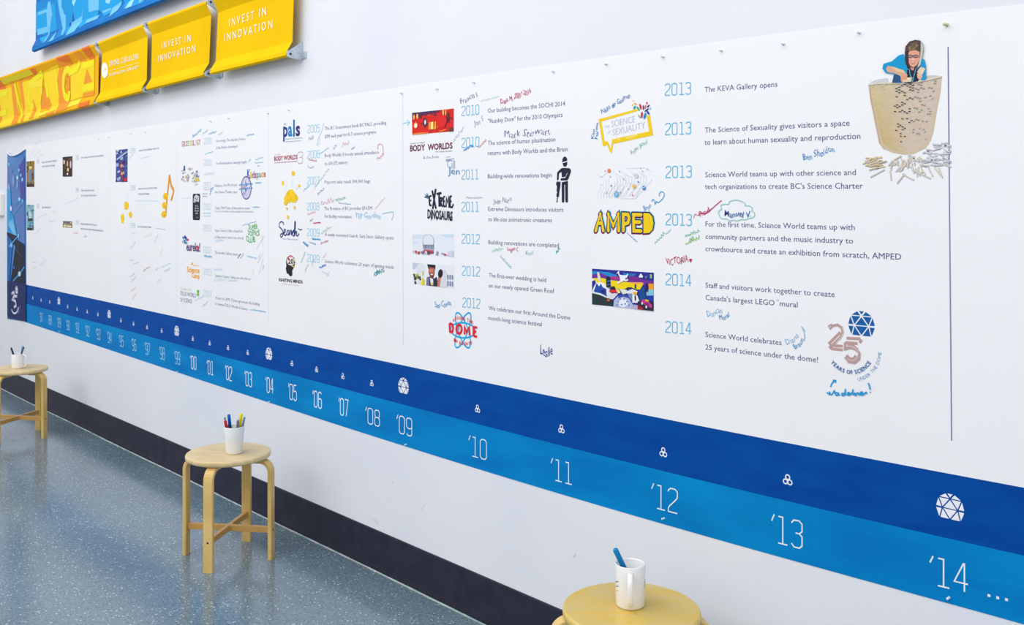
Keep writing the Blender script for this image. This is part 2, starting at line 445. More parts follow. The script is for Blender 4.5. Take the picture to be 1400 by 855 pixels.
# ------------------------------------------------------------------ timeline banner
CUR = {'top': [(35, 389), (160, 416.3), (230, 431), (300, 445.4), (600, 509.8), (646, 519.8), (1020, 594.8), (1151, 620), (1400, 667)],
       'mid': [(35.4, 415.4), (230, 467.2), (300, 486.2), (590, 564), (1010, 669), (1400, 760)],
       'bot': [(35.4, 440.6), (230, 505.6), (274.3, 519.6), (580, 618), (991, 741), (1400, 853.7)],
       'btop': [(35, 199), (48, 196.5), (420, 140.5), (840, 75.2), (1400, 7)]}
FIT = {}
for n_, p_ in CUR.items():
    p_ = np.array(p_, float)
    FIT[n_] = np.polyfit(p_[:, 0] / 1000, (p_[:, 1] - HY) / (p_[:, 0] + 504), 3 if n_ != 'btop' else 2)
def curve(n_, x): return HY + float(np.polyval(FIT[n_], x / 1000)) * (x + 504)
def band(name, lo, hi, mat, parent, base, x0=34.6, thick=False, label=None):
    xs = [x0 + (1400 - x0) * i / 60 for i in range(61)]
    A = [W(x, curve(lo, x)) for x in xs]; B = [W(x, curve(hi, x)) for x in xs]
    A.append((0.6, A[-1][1])); B.append((0.6, B[-1][1]))
    n = len(A); v = [(a[0], -base, a[1]) for a in A] + [(b[0], -base, b[1]) for b in B]
    f = [(i, i + 1, n + i + 1, n + i) for i in range(n - 1)]
    if thick:
        v += [(a[0], 0, a[1]) for a in A] + [(b[0], 0, b[1]) for b in B]
        f += [(i, 2 * n + i, 2 * n + i + 1, i + 1) for i in range(n - 1)] + [(n + i + 1, 3 * n + i + 1, 3 * n + i, n + i) for i in range(n - 1)]
        f += [(0, n, 3 * n, 2 * n), (n - 1, 3 * n - 1, 4 * n - 1, 2 * n - 1)]
    return obj(name, v, f, mat, parent, label=label)
bx, bz = W(700, curve('bot', 700))
TB = bpy.data.objects.new('timeline_banner', None); COL.objects.link(TB)
tag(TB, 'long white vinyl timeline banner with printed history and signatures over two blue bands', 'banner')
band('sheet', 'bot', 'btop', M_paper, TB, 0.0012, thick=True)
band('date_band', 'bot', 'mid', M_band2, TB, 0.00135, label='light blue printed band carrying the year numerals')
band('emblem_band', 'mid', 'top', M_band1, TB, 0.00135, label='dark blue printed band carrying the white dome emblems')

WHITE = (238, 240, 246)
SYM = {1986: (45.2, 407.6), 1987: (56.5, 410.5), 1988: (68.3, 413.2), 1989: (80.8, 411.9), 1990: (92.8, 419.5), 1991: (105.8, 423), 1992: (119.5, 426.5), 1993: (134.2, 430.2), 1994: (149.5, 430),
       1995: (165.7, 438.5), 1996: (182.9, 443), 1997: (201.4, 447.8), 1998: (221.4, 452.6), 1999: (242, 453), 2000: (264, 463.5), 2001: (287, 469.6), 2002: (312.2, 476), 2003: (339, 482.6),
       2004: (368, 484.4), 2005: (399.5, 497.6), 2006: (433.2, 505.8), 2007: (469.1, 515), 2008: (508.7, 524.6), 2009: (552, 528.4), 2010: (653.2, 559.7), 2011: (768, 587.3), 2012: (907.3, 619.3), 2013: (1077.3, 657), 2014: (1299.3, 694.5)}
NUM = {2014: (1265, 1323, 805, 766, 807.5), 2013: (1050, 1097, 746.5, 708, 748), 2012: (886.6, 926.5, 700, 664, 0), 2011: (750, 782, 661, 629, 0), 2010: (638, 665.5, 627.5, 598, 0), 2009: (540, 563.5, 596, 569, 0), 2008: (497.5, 519.4, 583, 558, 0)}
for y_, (sx, sy) in SYM.items():
    a = Art()
    if y_ in (1989, 1994, 1999, 2004, 2009, 2014):
        r = {2014: 20.5, 2009: 12.8, 2004: 9.8, 1999: 8.2, 1994: 6.6, 1989: 6.0}[y_]
        a.dome(sx, sy, r, WHITE, sx=1.0 if y_ != 2014 else 0.98)
    else:
        k = 0.0090
        if y_ < 2010: k *= 0.9
        C = a.P((sx, sy))
        for dx, dz in ((0, 0.95), (-0.75, -0.45), (0.75, -0.45)):
            P = [(C[0] + dx * k + k * 0.72 * math.cos(t * math.pi / 4), C[1] + dz * k + k * 0.72 * math.sin(t * math.pi / 4)) for t in range(9)]
            a.wstroke(P, k * 0.36, WHITE)
    a.build('dome_emblem', TB)
    if y_ == 1986: continue
    # numerals, centred under the emblem
    a = Art(); t = "'%02d" % (y_ % 100)
    mpp = MPP(sx); ybar0, ybar1 = curve('mid', sx), curve('bot', sx)
    if y_ in NUM:
        xl, xr, yb, yt, _ = NUM[y_]
        slope = (curve('mid', xr) - curve('mid', xl)) / (xr - xl)
        slope = slope * 1.06
        yc = (yb + yt) / 2; h_ = {2014: 37, 2013: 36, 2012: 31.5, 2011: 28, 2010: 26, 2009: 23.5, 2008: 21}[y_]
        pL = (xl, yc + h_ / 2 - slope * (xr - xl) / 2 - 0.5); pR = (xr, yc + h_ / 2 + slope * (xr - xl) / 2 - 0.5)
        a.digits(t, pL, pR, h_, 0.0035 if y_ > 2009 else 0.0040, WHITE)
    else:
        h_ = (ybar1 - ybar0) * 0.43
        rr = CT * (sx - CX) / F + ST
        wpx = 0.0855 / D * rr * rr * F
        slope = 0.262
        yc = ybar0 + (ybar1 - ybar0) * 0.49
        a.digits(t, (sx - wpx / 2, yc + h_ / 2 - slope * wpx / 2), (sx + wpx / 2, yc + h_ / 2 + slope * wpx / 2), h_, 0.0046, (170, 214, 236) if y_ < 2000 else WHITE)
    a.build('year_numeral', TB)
a = Art()
for px, py in ((1352.5, 814.5), (1364.5, 817.5), (1376.5, 820)):
    a.poly([(px - 2, py - 2.3), (px + 2, py - 1.3), (px + 2, py + 2.3), (px - 2, py + 1.3)], WHITE)
a.build('ellipsis_dots', TB)
# printed column rules
for (x0, y0, x1, y1, w, c) in ((551, 129, 551.5, 472, 0.0035, (196, 212, 236)), (1296.6, 64, 1301.4, 603, 0.0032, (134, 128, 176)), (367, 156, 367.5, 440, 0.004, (212, 222, 238)), (242, 202, 242, 432, 0.005, (222, 228, 240)), (150, 206, 150, 405, 0.007, (226, 231, 240))):
    a = Art(base=0.00135); a.stroke([(x0, y0), (x1, y1)], w, c); a.build('column_rule', TB)

# ------------------------------------------------------------------ poster strip at the left end of the timeline
ZL = (0, 0, 1)
def poster():
    o_ = bpy.data.objects.new('vertical_poster', None); COL.objects.link(o_)
    tag(o_, 'tall narrow blue poster with curled top edge covering the left end of the timeline', 'poster')
    off = 0.004
    tl, tr, bl, br = W(10, 207, off), W(35, 203.5, off), W(10, 436, off), W(35.6, 440, off)
    nu, nv = 10, 14; V, Fc = [], []
    def S(u, v):   # v = 0 bottom, 1 top; top edge sags in the middle and rolls away from the wall
        x = (bl[0] * (1 - u) + br[0] * u) * (1 - v) + (tl[0] * (1 - u) + tr[0] * u) * v
        zb = bl[1] * (1 - u) + br[1] * u; zt = tl[1] * (1 - u) + tr[1] * u
        sag = 0.045 * (1 - (2 * u - 1) ** 2)
        z = zb + (zt - sag - zb) * v
        y = -off - 0.02 * max(0, v - 0.93) / 0.07 * (1 - (2 * u - 1) ** 2)
        return x, y, z
    for j in range(nv + 1):
        for i in range(nu + 1):
            V.append(S(i / nu, j / nv))
    n1 = nu + 1
    Fc = [(j * n1 + i, j * n1 + i + 1, (j + 1) * n1 + i + 1, (j + 1) * n1 + i) for j in range(nv) for i in range(nu)]
    m = noise_mat('deep_blue_print', (48, 84, 168), (30, 120, 190), scale=(1, 1, 1), nscale=2.2, rough=0.4, lo=0.3, hi=0.7)
    sh = obj('sheet', V, Fc, [m, ink((240, 240, 246))], o_, smooth=True)
    sol = sh.modifiers.new('thickness', 'SOLIDIFY'); sol.thickness = 0.002; sol.offset = -1
    # white rolled lip along the top edge
    lip = [Vector(S(i / 12, 1.0)) + Vector((0, -0.001, 0)) for i in range(13)]
    from_bm('curled_lip', sweep(lip, circ(0.006, 8), up=Vector((0, 1, 0))), ink((240, 240, 246)), o_, smooth=True, label='white curled top edge')
    a = Art(zoom=(0, 195, 6.33), off=off + 0.0006)
    B1, B2, B3, CY = (60, 150, 214), (24, 100, 182), (78, 78, 160), (110, 196, 236)
    a.poly([(64, 560), (120, 640), (155, 855), (62, 855)], B1)
    a.poly([(160, 130), (214, 120), (214, 500), (180, 480)], B3)
    a.poly([(62, 400), (90, 380), (100, 560), (90, 700), (62, 720)], (70, 160, 216))
    a.poly([(68, 700), (110, 660), (150, 830), (120, 800)], (120, 190, 232))
    for (cx, cy, rx, ry, c) in ((75, 130, 8, 14, CY), (100, 142, 9, 16, (150, 206, 238)), (80, 188, 8, 16, CY), (165, 238, 8, 14, CY), (182, 282, 7, 14, CY), (153, 305, 8, 18, (190, 222, 240)), (195, 322, 8, 18, (120, 206, 240)), (118, 330, 10, 50, (130, 160, 208)), (153, 360, 8, 45, (130, 160, 208)), (80, 385, 7, 28, (140, 190, 230)), (97, 572, 9, 22, (216, 224, 240)), (170, 490, 10, 16, (150, 214, 242)), (197, 505, 7, 14, CY), (100, 250, 8, 12, (90, 150, 210))):
        a.ell(cx, cy, rx, ry, c, 10)
    a.stroke([(64, 720), (130, 610), (200, 520)], 0.006, (90, 170, 226)); a.stroke([(75, 560), (110, 700)], 0.005, (40, 90, 170)); a.stroke([(130, 540), (214, 480)], 0.005, (60, 150, 220))
    a.z = (0, 310, 6.1)
    a.poly([(60, 45), (150, 80), (130, 160), (95, 130), (60, 75)], (36, 38, 62))
    a.poly([(62, 70), (110, 130), (82, 452), (62, 452)], (24, 104, 176))
    a.poly([(125, 100), (206, 150), (212, 474), (90, 455), (130, 170)], (34, 36, 52))
    a.stroke([(112, 452), (170, 390), (206, 335)], 0.012, (60, 160, 222)); a.stroke([(75, 170), (160, 70)], 0.01, (90, 180, 230)); a.stroke([(150, 110), (165, 380)], 0.004, (80, 100, 120)); a.stroke([(130, 180), (190, 260)], 0.004, (70, 100, 140))
    a.ell(165, 395, 11, 22, (176, 216, 238)); a.ell(98, 155, 9, 20, (120, 196, 232)); a.ell(156, 75, 8, 18, (120, 196, 232)); a.ell(118, 340, 6, 14, (60, 110, 200), 8)
    a.build('night_dome_picture', o_)
    a = Art(zoom=(0, 310, 6.1), off=off + 0.003)
    a.poly([(61, 452), (214, 476), (217, 793), (62, 750)], (34, 46, 98))
    G = (206, 204, 222)
    a.dome(140, 530, 38, (232, 234, 242))
    a.stroke([(98, 560), (118, 545), (122, 570), (102, 610), (128, 622)], 0.022, G); a.stroke([(145, 580), (118, 580), (118, 615), (132, 625), (136, 660), (118, 672)], 0.022, G)
    a.stroke([(98, 690), (108, 714), (124, 724), (142, 712), (158, 672)], 0.014, (220, 222, 236), smooth=True); a.stroke([(150, 725), (164, 700), (172, 655)], 0.008, (110, 130, 190), smooth=True)
    a.build('anniversary_emblem', o_)
poster()
a = thing('thermostat', (W(3, 280)[0], 0, W(3, 280)[1]), 'small cream wall control box at the far left edge beside the blue poster', 'thermostat')
kx, kz = W(3, 280); x0_, _ = W(-6, 280); x1_, _ = W(6.2, 280); hz = 15 * MPP(3)
from_bm('housing', box_bm(x0_ - kx, x1_ - kx, -0.03, 0, -hz, hz, 0.005), ink((238, 238, 234), 0.5), a)
from_bm('indicator_light', box_bm(0.02, 0.045, -0.032, -0.029, -hz * 0.62, -hz * 0.42, 0.001), ink((170, 80, 80), 0.4), a)

# ------------------------------------------------------------------ fabric wall banners on brackets
RO = 0.078; RI = 0.049
PROF = [(0.0, RO - 0.018), (0.012, RO - 0.004), (0.03, RO), (0.05, RO), (0.19, RI), (0.82, RI), (0.94, RO - 0.002), (0.985, RO), (1.0, RO - 0.018)]
def poff(t):
    t = min(max(t, 0), 1)
    for (a, b), (c, d) in zip(PROF, PROF[1:]):
        if t <= c: return b + (d - b) * (t - a) / (c - a)
    return PROF[-1][1]
def clip_band(poly, lo, hi):
    def half(P, f):
        out = []
        for i in range(len(P)):
            p, q = P[i - 1], P[i]; a, b = f(p), f(q)
            if (a >= 0) != (b >= 0):
                k = a / (a - b); out.append((p[0] + (q[0] - p[0]) * k, p[1] + (q[1] - p[1]) * k))
            if b >= 0: out.append(q)
        return out
    P = half(poly, lambda p: p[1] - lo)
    return half(P, lambda p: hi - p[1]) if P else P
class Fabric:
    def __init__(s, name, label, tl, tr, br, bl, mat, group=None, extend=None):
        s.c = [W(*p, RO) for p in (tl, tr, br, bl)]
        if extend:  # corners given straight in wall coordinates
            s.c = extend
        s.root = bpy.data.objects.new(name, None); COL.objects.link(s.root); tag(s.root, label, 'banner', group)
        (x0, z0), (x1, z1), (x2, z2), (x3, z3) = s.c
        n = 24; V = []; T = [p[0] for p in PROF]
        for t in T:
            for i in range(n + 1):
                u = i / n; V.append(s.pt(u, t, 0))
        n1 = n + 1
        Fc = [(j * n1 + i, (j + 1) * n1 + i, (j + 1) * n1 + i + 1, j * n1 + i + 1) for j in range(len(T) - 1) for i in range(n)]
        o = obj('fabric_panel', V, Fc, mat, s.root)
        md = o.modifiers.new('thickness', 'SOLIDIFY'); md.thickness = 0.0015; md.offset = -1
        for t, nm in ((0.03, 'rod'), (0.97, 'rod')):
            a, b = Vector(s.pt(-0.002, t, 0)), Vector(s.pt(1.002, t, 0))
            a.y += 0.009; b.y += 0.009
            from_bm(nm, sweep([a, b], circ(0.0065, 10), up=Vector((0, 0, 1))), M_silver, s.root, smooth=True)
    def pt(s, u, t, eps):
        (x0, z0), (x1, z1), (x2, z2), (x3, z3) = s.c
        xt, zt = x0 + (x1 - x0) * u, z0 + (z1 - z0) * u; xb, zb = x3 + (x2 - x3) * u, z3 + (z2 - z3) * u
        wav = 0.0012 * math.sin(u * 23) * math.sin(math.pi * min(max(t, 0), 1))
        return (xt + (xb - xt) * t, -(poff(t) + eps + wav), zt + (zb - zt) * t)
    def inv(s, x, z):
        (x0, z0), (x1, z1), (x2, z2), (x3, z3) = s.c
        u, t = 0.5, 0.5
        for _ in range(6):
            xt, zt = x0 + (x1 - x0) * u, z0 + (z1 - z0) * u; xb, zb = x3 + (x2 - x3) * u, z3 + (z2 - z3) * u
            t = (zt - z) / (zt - zb); xa = x0 + (x3 - x0) * t; xc = x1 + (x2 - x1) * t
            u = (x - xa) / (xc - xa)
        return u, t
    def wrap(s, art, name, parent, label):
        V, Fc, Mi = [], [], []
        T = [p[0] for p in PROF]
        for f, m in zip(art.f, art.m):
            P = []
            for i in f:
                x, y, z = art.v[i]; u, t = s.inv(x, z); P.append((min(max(u, 0.0), 1.0), min(max(t, 0.0), 1.0)))
            eps = -art.v[f[0]][1] - art.off
            for lo, hi in zip(T, T[1:]):
                Q = clip_band(P, lo, hi)
                R = []
                for q in Q:
                    if not R or math.hypot(q[0] - R[-1][0], q[1] - R[-1][1]) > 1e-7: R.append(q)
                if len(R) < 3: continue
                if abs(sum(R[i - 1][0] * R[i][1] - R[i][0] * R[i - 1][1] for i in range(len(R)))) < 1e-9: continue
                # slice long pieces along u too, so they follow the slight ripple of the cloth
                nb = len(V); V += [s.pt(u, t, eps) for u, t in R]; Fc.append(tuple(range(nb, nb + len(R)))); Mi.append(m)
        return obj(name, V, Fc, art.mats, parent, Mi, label=label)
    def art(s, zoom, off=RI):
        return Art(zoom=zoom, off=off, base=0.0022, surf=s.wrap)

YEL = noise_mat('yellow_fabric', (240, 192, 14), (246, 200, 18), nscale=3, rough=0.85, spec=0.04, bump=0.15, bscale=220)
ORA = noise_mat('orange_print_fabric', (238, 168, 32), (246, 184, 30), nscale=1.5, rough=0.85, spec=0.04, bump=0.15, bscale=220)
BLU = noise_mat('blue_print_fabric', (0, 104, 186), (0, 124, 204), nscale=2.5, rough=0.7, spec=0.2, bump=0.15, bscale=220)
GB = 'fabric banners on the wall above the timeline'
f1 = Fabric('fabric_banner', 'orange and yellow patterned fabric banner reading ENGAGE at the left edge', (-40, 119), (128.6, 58.5), (127.6, 143.5), (-40, 186.5), ORA, GB)
a = f1.art((0, 50, 6.579))
YL, LE, OR, DO = (248, 212, 18), (242, 228, 16), (240, 150, 34), (232, 116, 30)
a.poly([(-260, 470), (-150, 440), (-100, 900), (-200, 920)], LE); a.poly([(-120, 440), (-40, 410), (-20, 840), (-80, 860)], YL)
a.poly([(0, 400), (345, 285), (345, 330), (0, 450)], (226, 206, 24))
for P in ([(0, 480), (150, 440), (185, 800), (0, 850)], [(190, 420), (400, 340), (370, 600), (390, 740), (200, 790)], [(395, 320), (540, 250), (530, 420), (548, 690), (455, 700), (420, 560)], [(640, 260), (850, 200), (850, 500), (640, 580)]): a.poly(P, YL)
for P, c in (([(0, 392), (32, 386), (56, 470), (0, 480)], DO), ([(165, 348), (192, 340), (250, 770), (224, 774)], OR), ([(100, 410), (125, 402), (185, 790), (140, 796)], OR), ([(232, 330), (262, 318), (290, 380), (240, 392)], OR), ([(300, 300), (340, 286), (352, 330), (318, 346)], DO),
             ([(392, 430), (420, 520), (470, 590), (466, 668), (372, 640)], OR), ([(545, 182), (650, 165), (660, 240), (578, 280), (530, 300), (515, 420), (540, 692), (640, 655), (640, 572), (590, 560), (566, 420), (580, 300), (545, 230)], OR), ([(548, 190), (648, 170), (656, 230), (575, 258)], DO),
             ([(600, 372), (632, 366), (632, 482), (600, 490)], OR), ([(700, 145), (748, 128), (778, 220), (724, 215)], OR), ([(775, 104), (842, 72), (856, 190), (808, 212)], DO), ([(785, 290), (832, 405), (756, 428)], OR),
             ([(750, 512), (850, 486), (850, 532), (750, 548)], OR), ([(748, 600), (840, 572), (840, 622), (748, 652)], DO), ([(640, 585), (745, 556), (740, 610), (640, 640)], (248, 220, 50)), ([(380, 690), (450, 668), (450, 700), (380, 726)], (250, 222, 60)),
             ([(0, 600), (20, 700), (24, 850), (0, 855)], OR), ([(300, 560), (330, 640), (340, 740), (300, 750)], OR), ([(455, 690), (530, 660), (530, 690), (455, 715)], OR)): a.poly(P, c)
for P, c in (([(5, 498), (72, 482), (72, 528), (5, 546)], LE), ([(5, 668), (66, 652), (66, 702), (5, 720)], LE), ([(746, 240), (852, 208), (852, 262), (746, 298)], LE), ([(746, 446), (852, 416), (852, 470), (746, 506)], LE)): a.poly(P, c)
a.stroke([(640, 308), (604, 300), (578, 345), (572, 430), (582, 520), (604, 552), (622, 545), (628, 490)], 0.05, LE, smooth=True)
a.stroke([(620, 330), (700, 290), (725, 230)], 0.045, LE)
a.stroke([(376, 520), (385, 330), (272, 420), (262, 560), (280, 640), (308, 620)], 0.042, LE); a.stroke([(272, 440), (375, 420)], 0.045, (246, 222, 50)); a.stroke([(420, 420), (435, 545)], 0.05, LE); a.stroke([(135, 420), (210, 740)], 0.035, LE); a.stroke([(500, 280), (530, 560)], 0.03, LE)
a.build('printed_letters', f1.root)

f2 = Fabric('fabric_banner', 'yellow fabric banner with white round emblem and FINANCIAL GROUP lettering', (134, 56.3), (195.2, 31.5), (193.2, 125.8), (129.8, 142.0), YEL, GB)
a = f2.art((110, 30, 7.127)); WH = (250, 250, 244)
a.ell(240, 472, 30, 76, WH, 18, rot=0.0); a.ell(246, 462, 8, 20, (246, 220, 60), 8)
a.text('ORMOND, CLARK & LOWN', (282, 436), (570, 360), 54, WH, offset=0.0)
a.stroke([(284, 478), (572, 398)], 0.0015, WH)
a.text('FINANCIAL GROUP', (284, 532), (570, 450), 27, WH, offset=0.006, spacing=1.12)
a.build('printed_lettering', f2.root)
f3 = Fabric('fabric_banner', 'yellow fabric banner reading INVEST IN INNOVATION, between two metal brackets', (201.6, 29.2), (282.0, -0.5), (277.6, 104.0), (199.4, 123.6), YEL, GB)
a = f3.art((0, 0, 3.333))
a.text('INVEST IN', (738, 222), (870, 188), 30, WH, spacing=1.5); a.text('INNOVATION', (722, 282), (890, 236), 30, WH, spacing=1.5)
a.build('printed_lettering', f3.root)
f4 = Fabric('fabric_banner', 'yellow fabric banner reading INVEST IN INNOVATION, at the right end of the row', (291.8, -4), (394.5, -43), (391.0, 77.2), (286.8, 101.8), YEL, GB)
a = f4.art((0, 0, 3.333))
a.text('INVEST IN', (1045, 122), (1215, 68), 36, WH, spacing=1.5); a.text('INNOVATION', (1025, 190), (1242, 128), 36, WH, spacing=1.5)
a.build('printed_lettering', f4.root)
xbl = W(44, 71, RO); xr = f4.c[1][0]
f5 = Fabric('fabric_banner', 'blue fabric banner with overlapping pale letters reading EXPLORE, highest on the wall', (44, -60), (44, -60), (44, 71), (44, 71), BLU, GB,
            extend=[(xbl[0], xbl[1] + 0.50), (xr, xbl[1] + 0.50), (xr, W(223.5, 0, RO)[1]), (xbl[0] - 0.01, xbl[1])])
a = f5.art((30, 0, 6.667)); L1, L2, L3, L4 = (110, 192, 236), (0, 158, 222), (150, 214, 244), (8, 84, 170)
for P, c in (([(120, 40), (300, -60), (420, -120), (420, 320), (300, 385), (120, 440)], (0, 132, 208)), ([(120, 120), (300, 30), (330, 330), (230, 400), (120, 330)], L2), ([(300, -40), (470, -120), (470, 250), (410, 340), (350, 120)], (0, 146, 214)), ([(450, -120), (720, -220), (700, 150), (560, 260), (470, 170)], L2), ([(700, -200), (960, -300), (900, 80), (780, 150), (700, 90)], L2), ([(900, -100), (1200, -200), (1150, 30), (960, 90)], (0, 150, 218)),
             ([(410, 0), (455, -30), (480, 180), (450, 260), (410, 180)], L4), ([(120, 300), (200, 320), (340, 265), (345, 340), (250, 390), (120, 440)], (0, 108, 190)),
             ([(150, 112), (232, 84), (242, 20), (262, 10), (282, 130), (255, 245), (235, 248), (228, 112), (150, 142)], L1), ([(146, 266), (250, 238), (246, 290), (146, 322)], L1), ([(255, 240), (272, 180), (246, 380), (230, 385)], L1),
             ([(330, -10), (400, -40), (404, 318), (386, 322), (345, 110)], L1), ([(455, 206), (548, 150), (556, 60), (552, 190), (520, 292), (440, 330)], L1), ([(452, 10), (505, -20), (472, 56)], L3), ([(608, 0), (705, -40), (705, 88), (612, 112)], L1),
             ([(600, 182), (722, 136), (714, 176), (604, 218)], L1), ([(768, 0), (825, -30), (800, 36), (766, 26)], L3), ([(828, 72), (916, 10), (900, 95), (838, 158)], L1), ([(985, 12), (1025, -20), (1032, 62), (972, 86)], L3), ([(1085, -10), (1190, -60), (1102, 36)], L1),
             ([(280, 385), (320, 285), (325, 372)], L1), ([(740, 100), (820, 70), (820, 90), (740, 125)], L1)): a.poly(P, c)
a.build('printed_letters', f5.root)

def bracket(px, py, low, label, off=RO, up=1.0, wide=0.012):
    """folded aluminium corner plate: base against the wall, nose holding the rod; px, py = nose position"""
    x, z = W(px, py, off)
    t = thing('mounting_bracket', (x, 0, z), label, 'bracket', 'aluminium brackets of the fabric banners')
    s = -1 if low else 1                        # low brackets reach up the wall, high brackets reach down
    prof = [(-off - 0.004, -0.012 * -s), (-off - 0.004, 0.012 * -s), (-off + 0.012, 0.02 * -s), (-0.004, 0.062 * -s), (0.0, 0.062 * -s), (0.0, -0.022 * -s), (-0.012, -0.022 * -s), (-off + 0.01, -0.016 * -s)]
    n = len(prof); V = [(-0.003, a, b) for a, b in prof] + [(0.003, a, b) for a, b in prof]
    Fc = [tuple(range(n)), tuple(range(2 * n - 1, n - 1, -1))] + [(i, n + i, n + (i + 1) % n, (i + 1) % n) for i in range(n)]
    o = obj('plate', V, Fc, M_silver, t)
    from_bm('foot', box_bm(-0.003, 0.034, -0.006, 0, -0.016, 0.016, 0.002), M_silver, t)
    bm = lathe([(0, 0.0035), (0.005, 0.003), (0.006, 0), (0, 0)], 10); bmesh.ops.rotate(bm, verts=bm.verts, cent=(0, 0, 0), matrix=Matrix.Rotation(math.pi / 2, 3, 'Y'))
    bmesh.ops.translate(bm, verts=bm.verts, vec=(0.003, -off + 0.012, 0)); from_bm('screw', bm, M_dark, t)
bracket(131.2, 139.5, True, 'silver bracket at the bottom between the ENGAGE banner and the FINANCIAL GROUP banner')
bracket(131.0, 61.5, False, 'silver bracket at the top between the ENGAGE banner and the FINANCIAL GROUP banner')
bracket(196.4, 122.5, True, 'silver bracket under the right edge of the FINANCIAL GROUP banner')
bracket(198.3, 34.0, False, 'silver bracket over the right edge of the FINANCIAL GROUP banner')
bracket(281.8, 100.5, True, 'silver bracket at the bottom between the two INVEST IN INNOVATION banners')
bracket(284.8, 2.5, False, 'silver bracket at the top between the two INVEST IN INNOVATION banners')
bracket(393.5, 73.5, True, 'silver bracket at the lower right corner of the last yellow banner')

# ------------------------------------------------------------------ pins
def pin(px, py, label, big=False, clip=False):
    x, z = W(px, py)
    t = thing('push_pin', (x, -0.0012, z), label, 'pin', 'clear pins along the top of the banner' if not clip else 'clear pins along the bottom of the banner')
    k = 1.1 if big else 0.8
    def lay(prof, nm, mat):
        bm = lathe(prof, 12); bmesh.ops.rotate(bm, verts=bm.verts, cent=(0, 0, 0), matrix=Matrix.Rotation(math.pi / 2, 3, 'X'))
        from_bm(nm, bm, mat, t, smooth=True)
    c = (216, 220, 228) if not clip else (222, 236, 244)
    if big: c = (208, 206, 160)
    lay([(0, 0.0135 * k), (0.0035 * k, 0.013 * k), (0.0038 * k, 0.011 * k), (0.0022 * k, 0.009 * k), (0.0018 * k, 0.004 * k), (0.0042 * k, 0.0025 * k), (0.0042 * k, 0.0), (0, 0.0)], 'head', ink(c, 0.15))
for px, py, d_, b_ in ((1295, 34, 'above the rule right of the wicker tub picture', True), (1175.5, 45, 'above left of the woman picture', False), (1072, 60.5, 'above the opening KEVA caption', False), (987, 69.5, 'above the first caption of the last column', False), (907.5, 78, 'above the topmost year of the last year column', False),
                   (830, 88, 'above the yellow speech bubble', False), (757.5, 98, 'above the first caption right of the red photo', False), (649, 113, 'above the name Francis', False), (599, 122, 'above the red photo', False), (550, 127.5, 'on the rule left of the red photo', False), (396, 151, 'above the word pals', False), (367.5, 155, 'above the rule left of the word pals', False),
                   (314, 162, 'above the caption beside the multicoloured letters', False), (289, 166, 'above the year beside the multicoloured letters', False), (200, 181, 'above the caption beside the blue crowd photo', False), (180, 183, 'above the blue crowd photo', False), (150, 188, 'left of the blue crowd photo', False), (136, 190.5, 'above the gap right of the dark stage photo', False)):
    pin(px, py, 'small pin on the top edge, ' + d_, b_)
for px, py, d_ in ((1298, 817.5, "under the year numeral fourteen at the right end"), (908.5, 709, "under the year numeral twelve"), (556, 608, "under the year numeral nine"), (369, 549.5, "under the year numeral four"), (243, 508.5, "under the year numeral ninety-nine"), (150, 478.5, "under the year numeral ninety-four"), (82, 453.5, "under the year numeral eighty-nine")):
    pin(px, py, 'small clear pin on the bottom edge ' + d_, False, True)

# ------------------------------------------------------------------ stools
def make_stool(Z, X, ang, label, mtop, mleg, edge, R=0.178, ro=0.192):
    cx, cy = cam_xy(Z, X)
    base = math.atan2(CT, ST)                   # camera heading
    t = thing('wooden_stool', (cx, cy, 0), label, 'stool', 'round wooden stools along the wall', rotz=base + ang)
    z1, z0 = 0.450, 0.426
    prof = [(0, z0), (R - 0.008, z0), (R - 0.002, z0 + 0.003), (R, z0 + 0.008), (R, z1 - 0.007), (R - 0.002, z1 - 0.002), (R - 0.006, z1), (0, z1)]
    bm = lathe(prof, 64)
    s = from_bm('seat', bm, mtop, t); s.data.polygons.foreach_set('use_smooth', [abs(p.normal.z) < 0.98 for p in s.data.polygons])
    legs = []
    for k in range(4):
        a = k * math.pi / 2
        rb = 0.045; th = 0.017; zt = z0 - th / 2 - 0.0005
        path = [(0.085, zt), (ro - rb, zt)] + [(ro - rb + rb * math.sin(q * math.pi / 16), zt - rb + rb * math.cos(q * math.pi / 16)) for q in range(1, 9)] + [(ro, 0.2), (ro + 0.001, 0.0)]
        P = [Vector((r * math.cos(a), r * math.sin(a), z)) for r, z in path]
        side = Vector((-math.sin(a), math.cos(a), 0))
        bm = sweep(P, rrect(th, 0.042, 0.003), up=side)
        lo = from_bm('leg', bm, mleg, t, smooth=False)
        # screw holding the cross rail
        bm = lathe([(0, 0.002), (0.004, 0.0015), (0.0045, 0), (0, 0)], 10)
        bmesh.ops.rotate(bm, verts=bm.verts, cent=(0, 0, 0), matrix=Matrix.Rotation(math.pi / 2, 3, 'Y'))
        bmesh.ops.translate(bm, verts=bm.verts, vec=(ro + th / 2 + 0.0, 0, 0.124)); bmesh.ops.rotate(bm, verts=bm.verts, cent=(0, 0, 0), matrix=Matrix.Rotation(a, 3, 'Z'))
        from_bm('screw', bm, M_dark, lo, label='small dark screw head')
    L = ro - 0.0085
    for k in range(2):
        bm = box_bm(-L, L, -0.009, 0.009, 0.111 if k == 0 else 0.1115, 0.137 if k == 0 else 0.1365, 0.0015)
        if k: bmesh.ops.rotate(bm, verts=bm.verts, cent=(0, 0, 0), matrix=Matrix.Rotation(math.pi / 2, 3, 'Z'))
        from_bm('cross_rail', bm, edge, t)
    return t
make_stool(6.43, -3.245, math.radians(-12), 'pale wooden stool cut by the left edge, standing furthest away', M_birch_top, M_birch_leg, M_ply_edge)
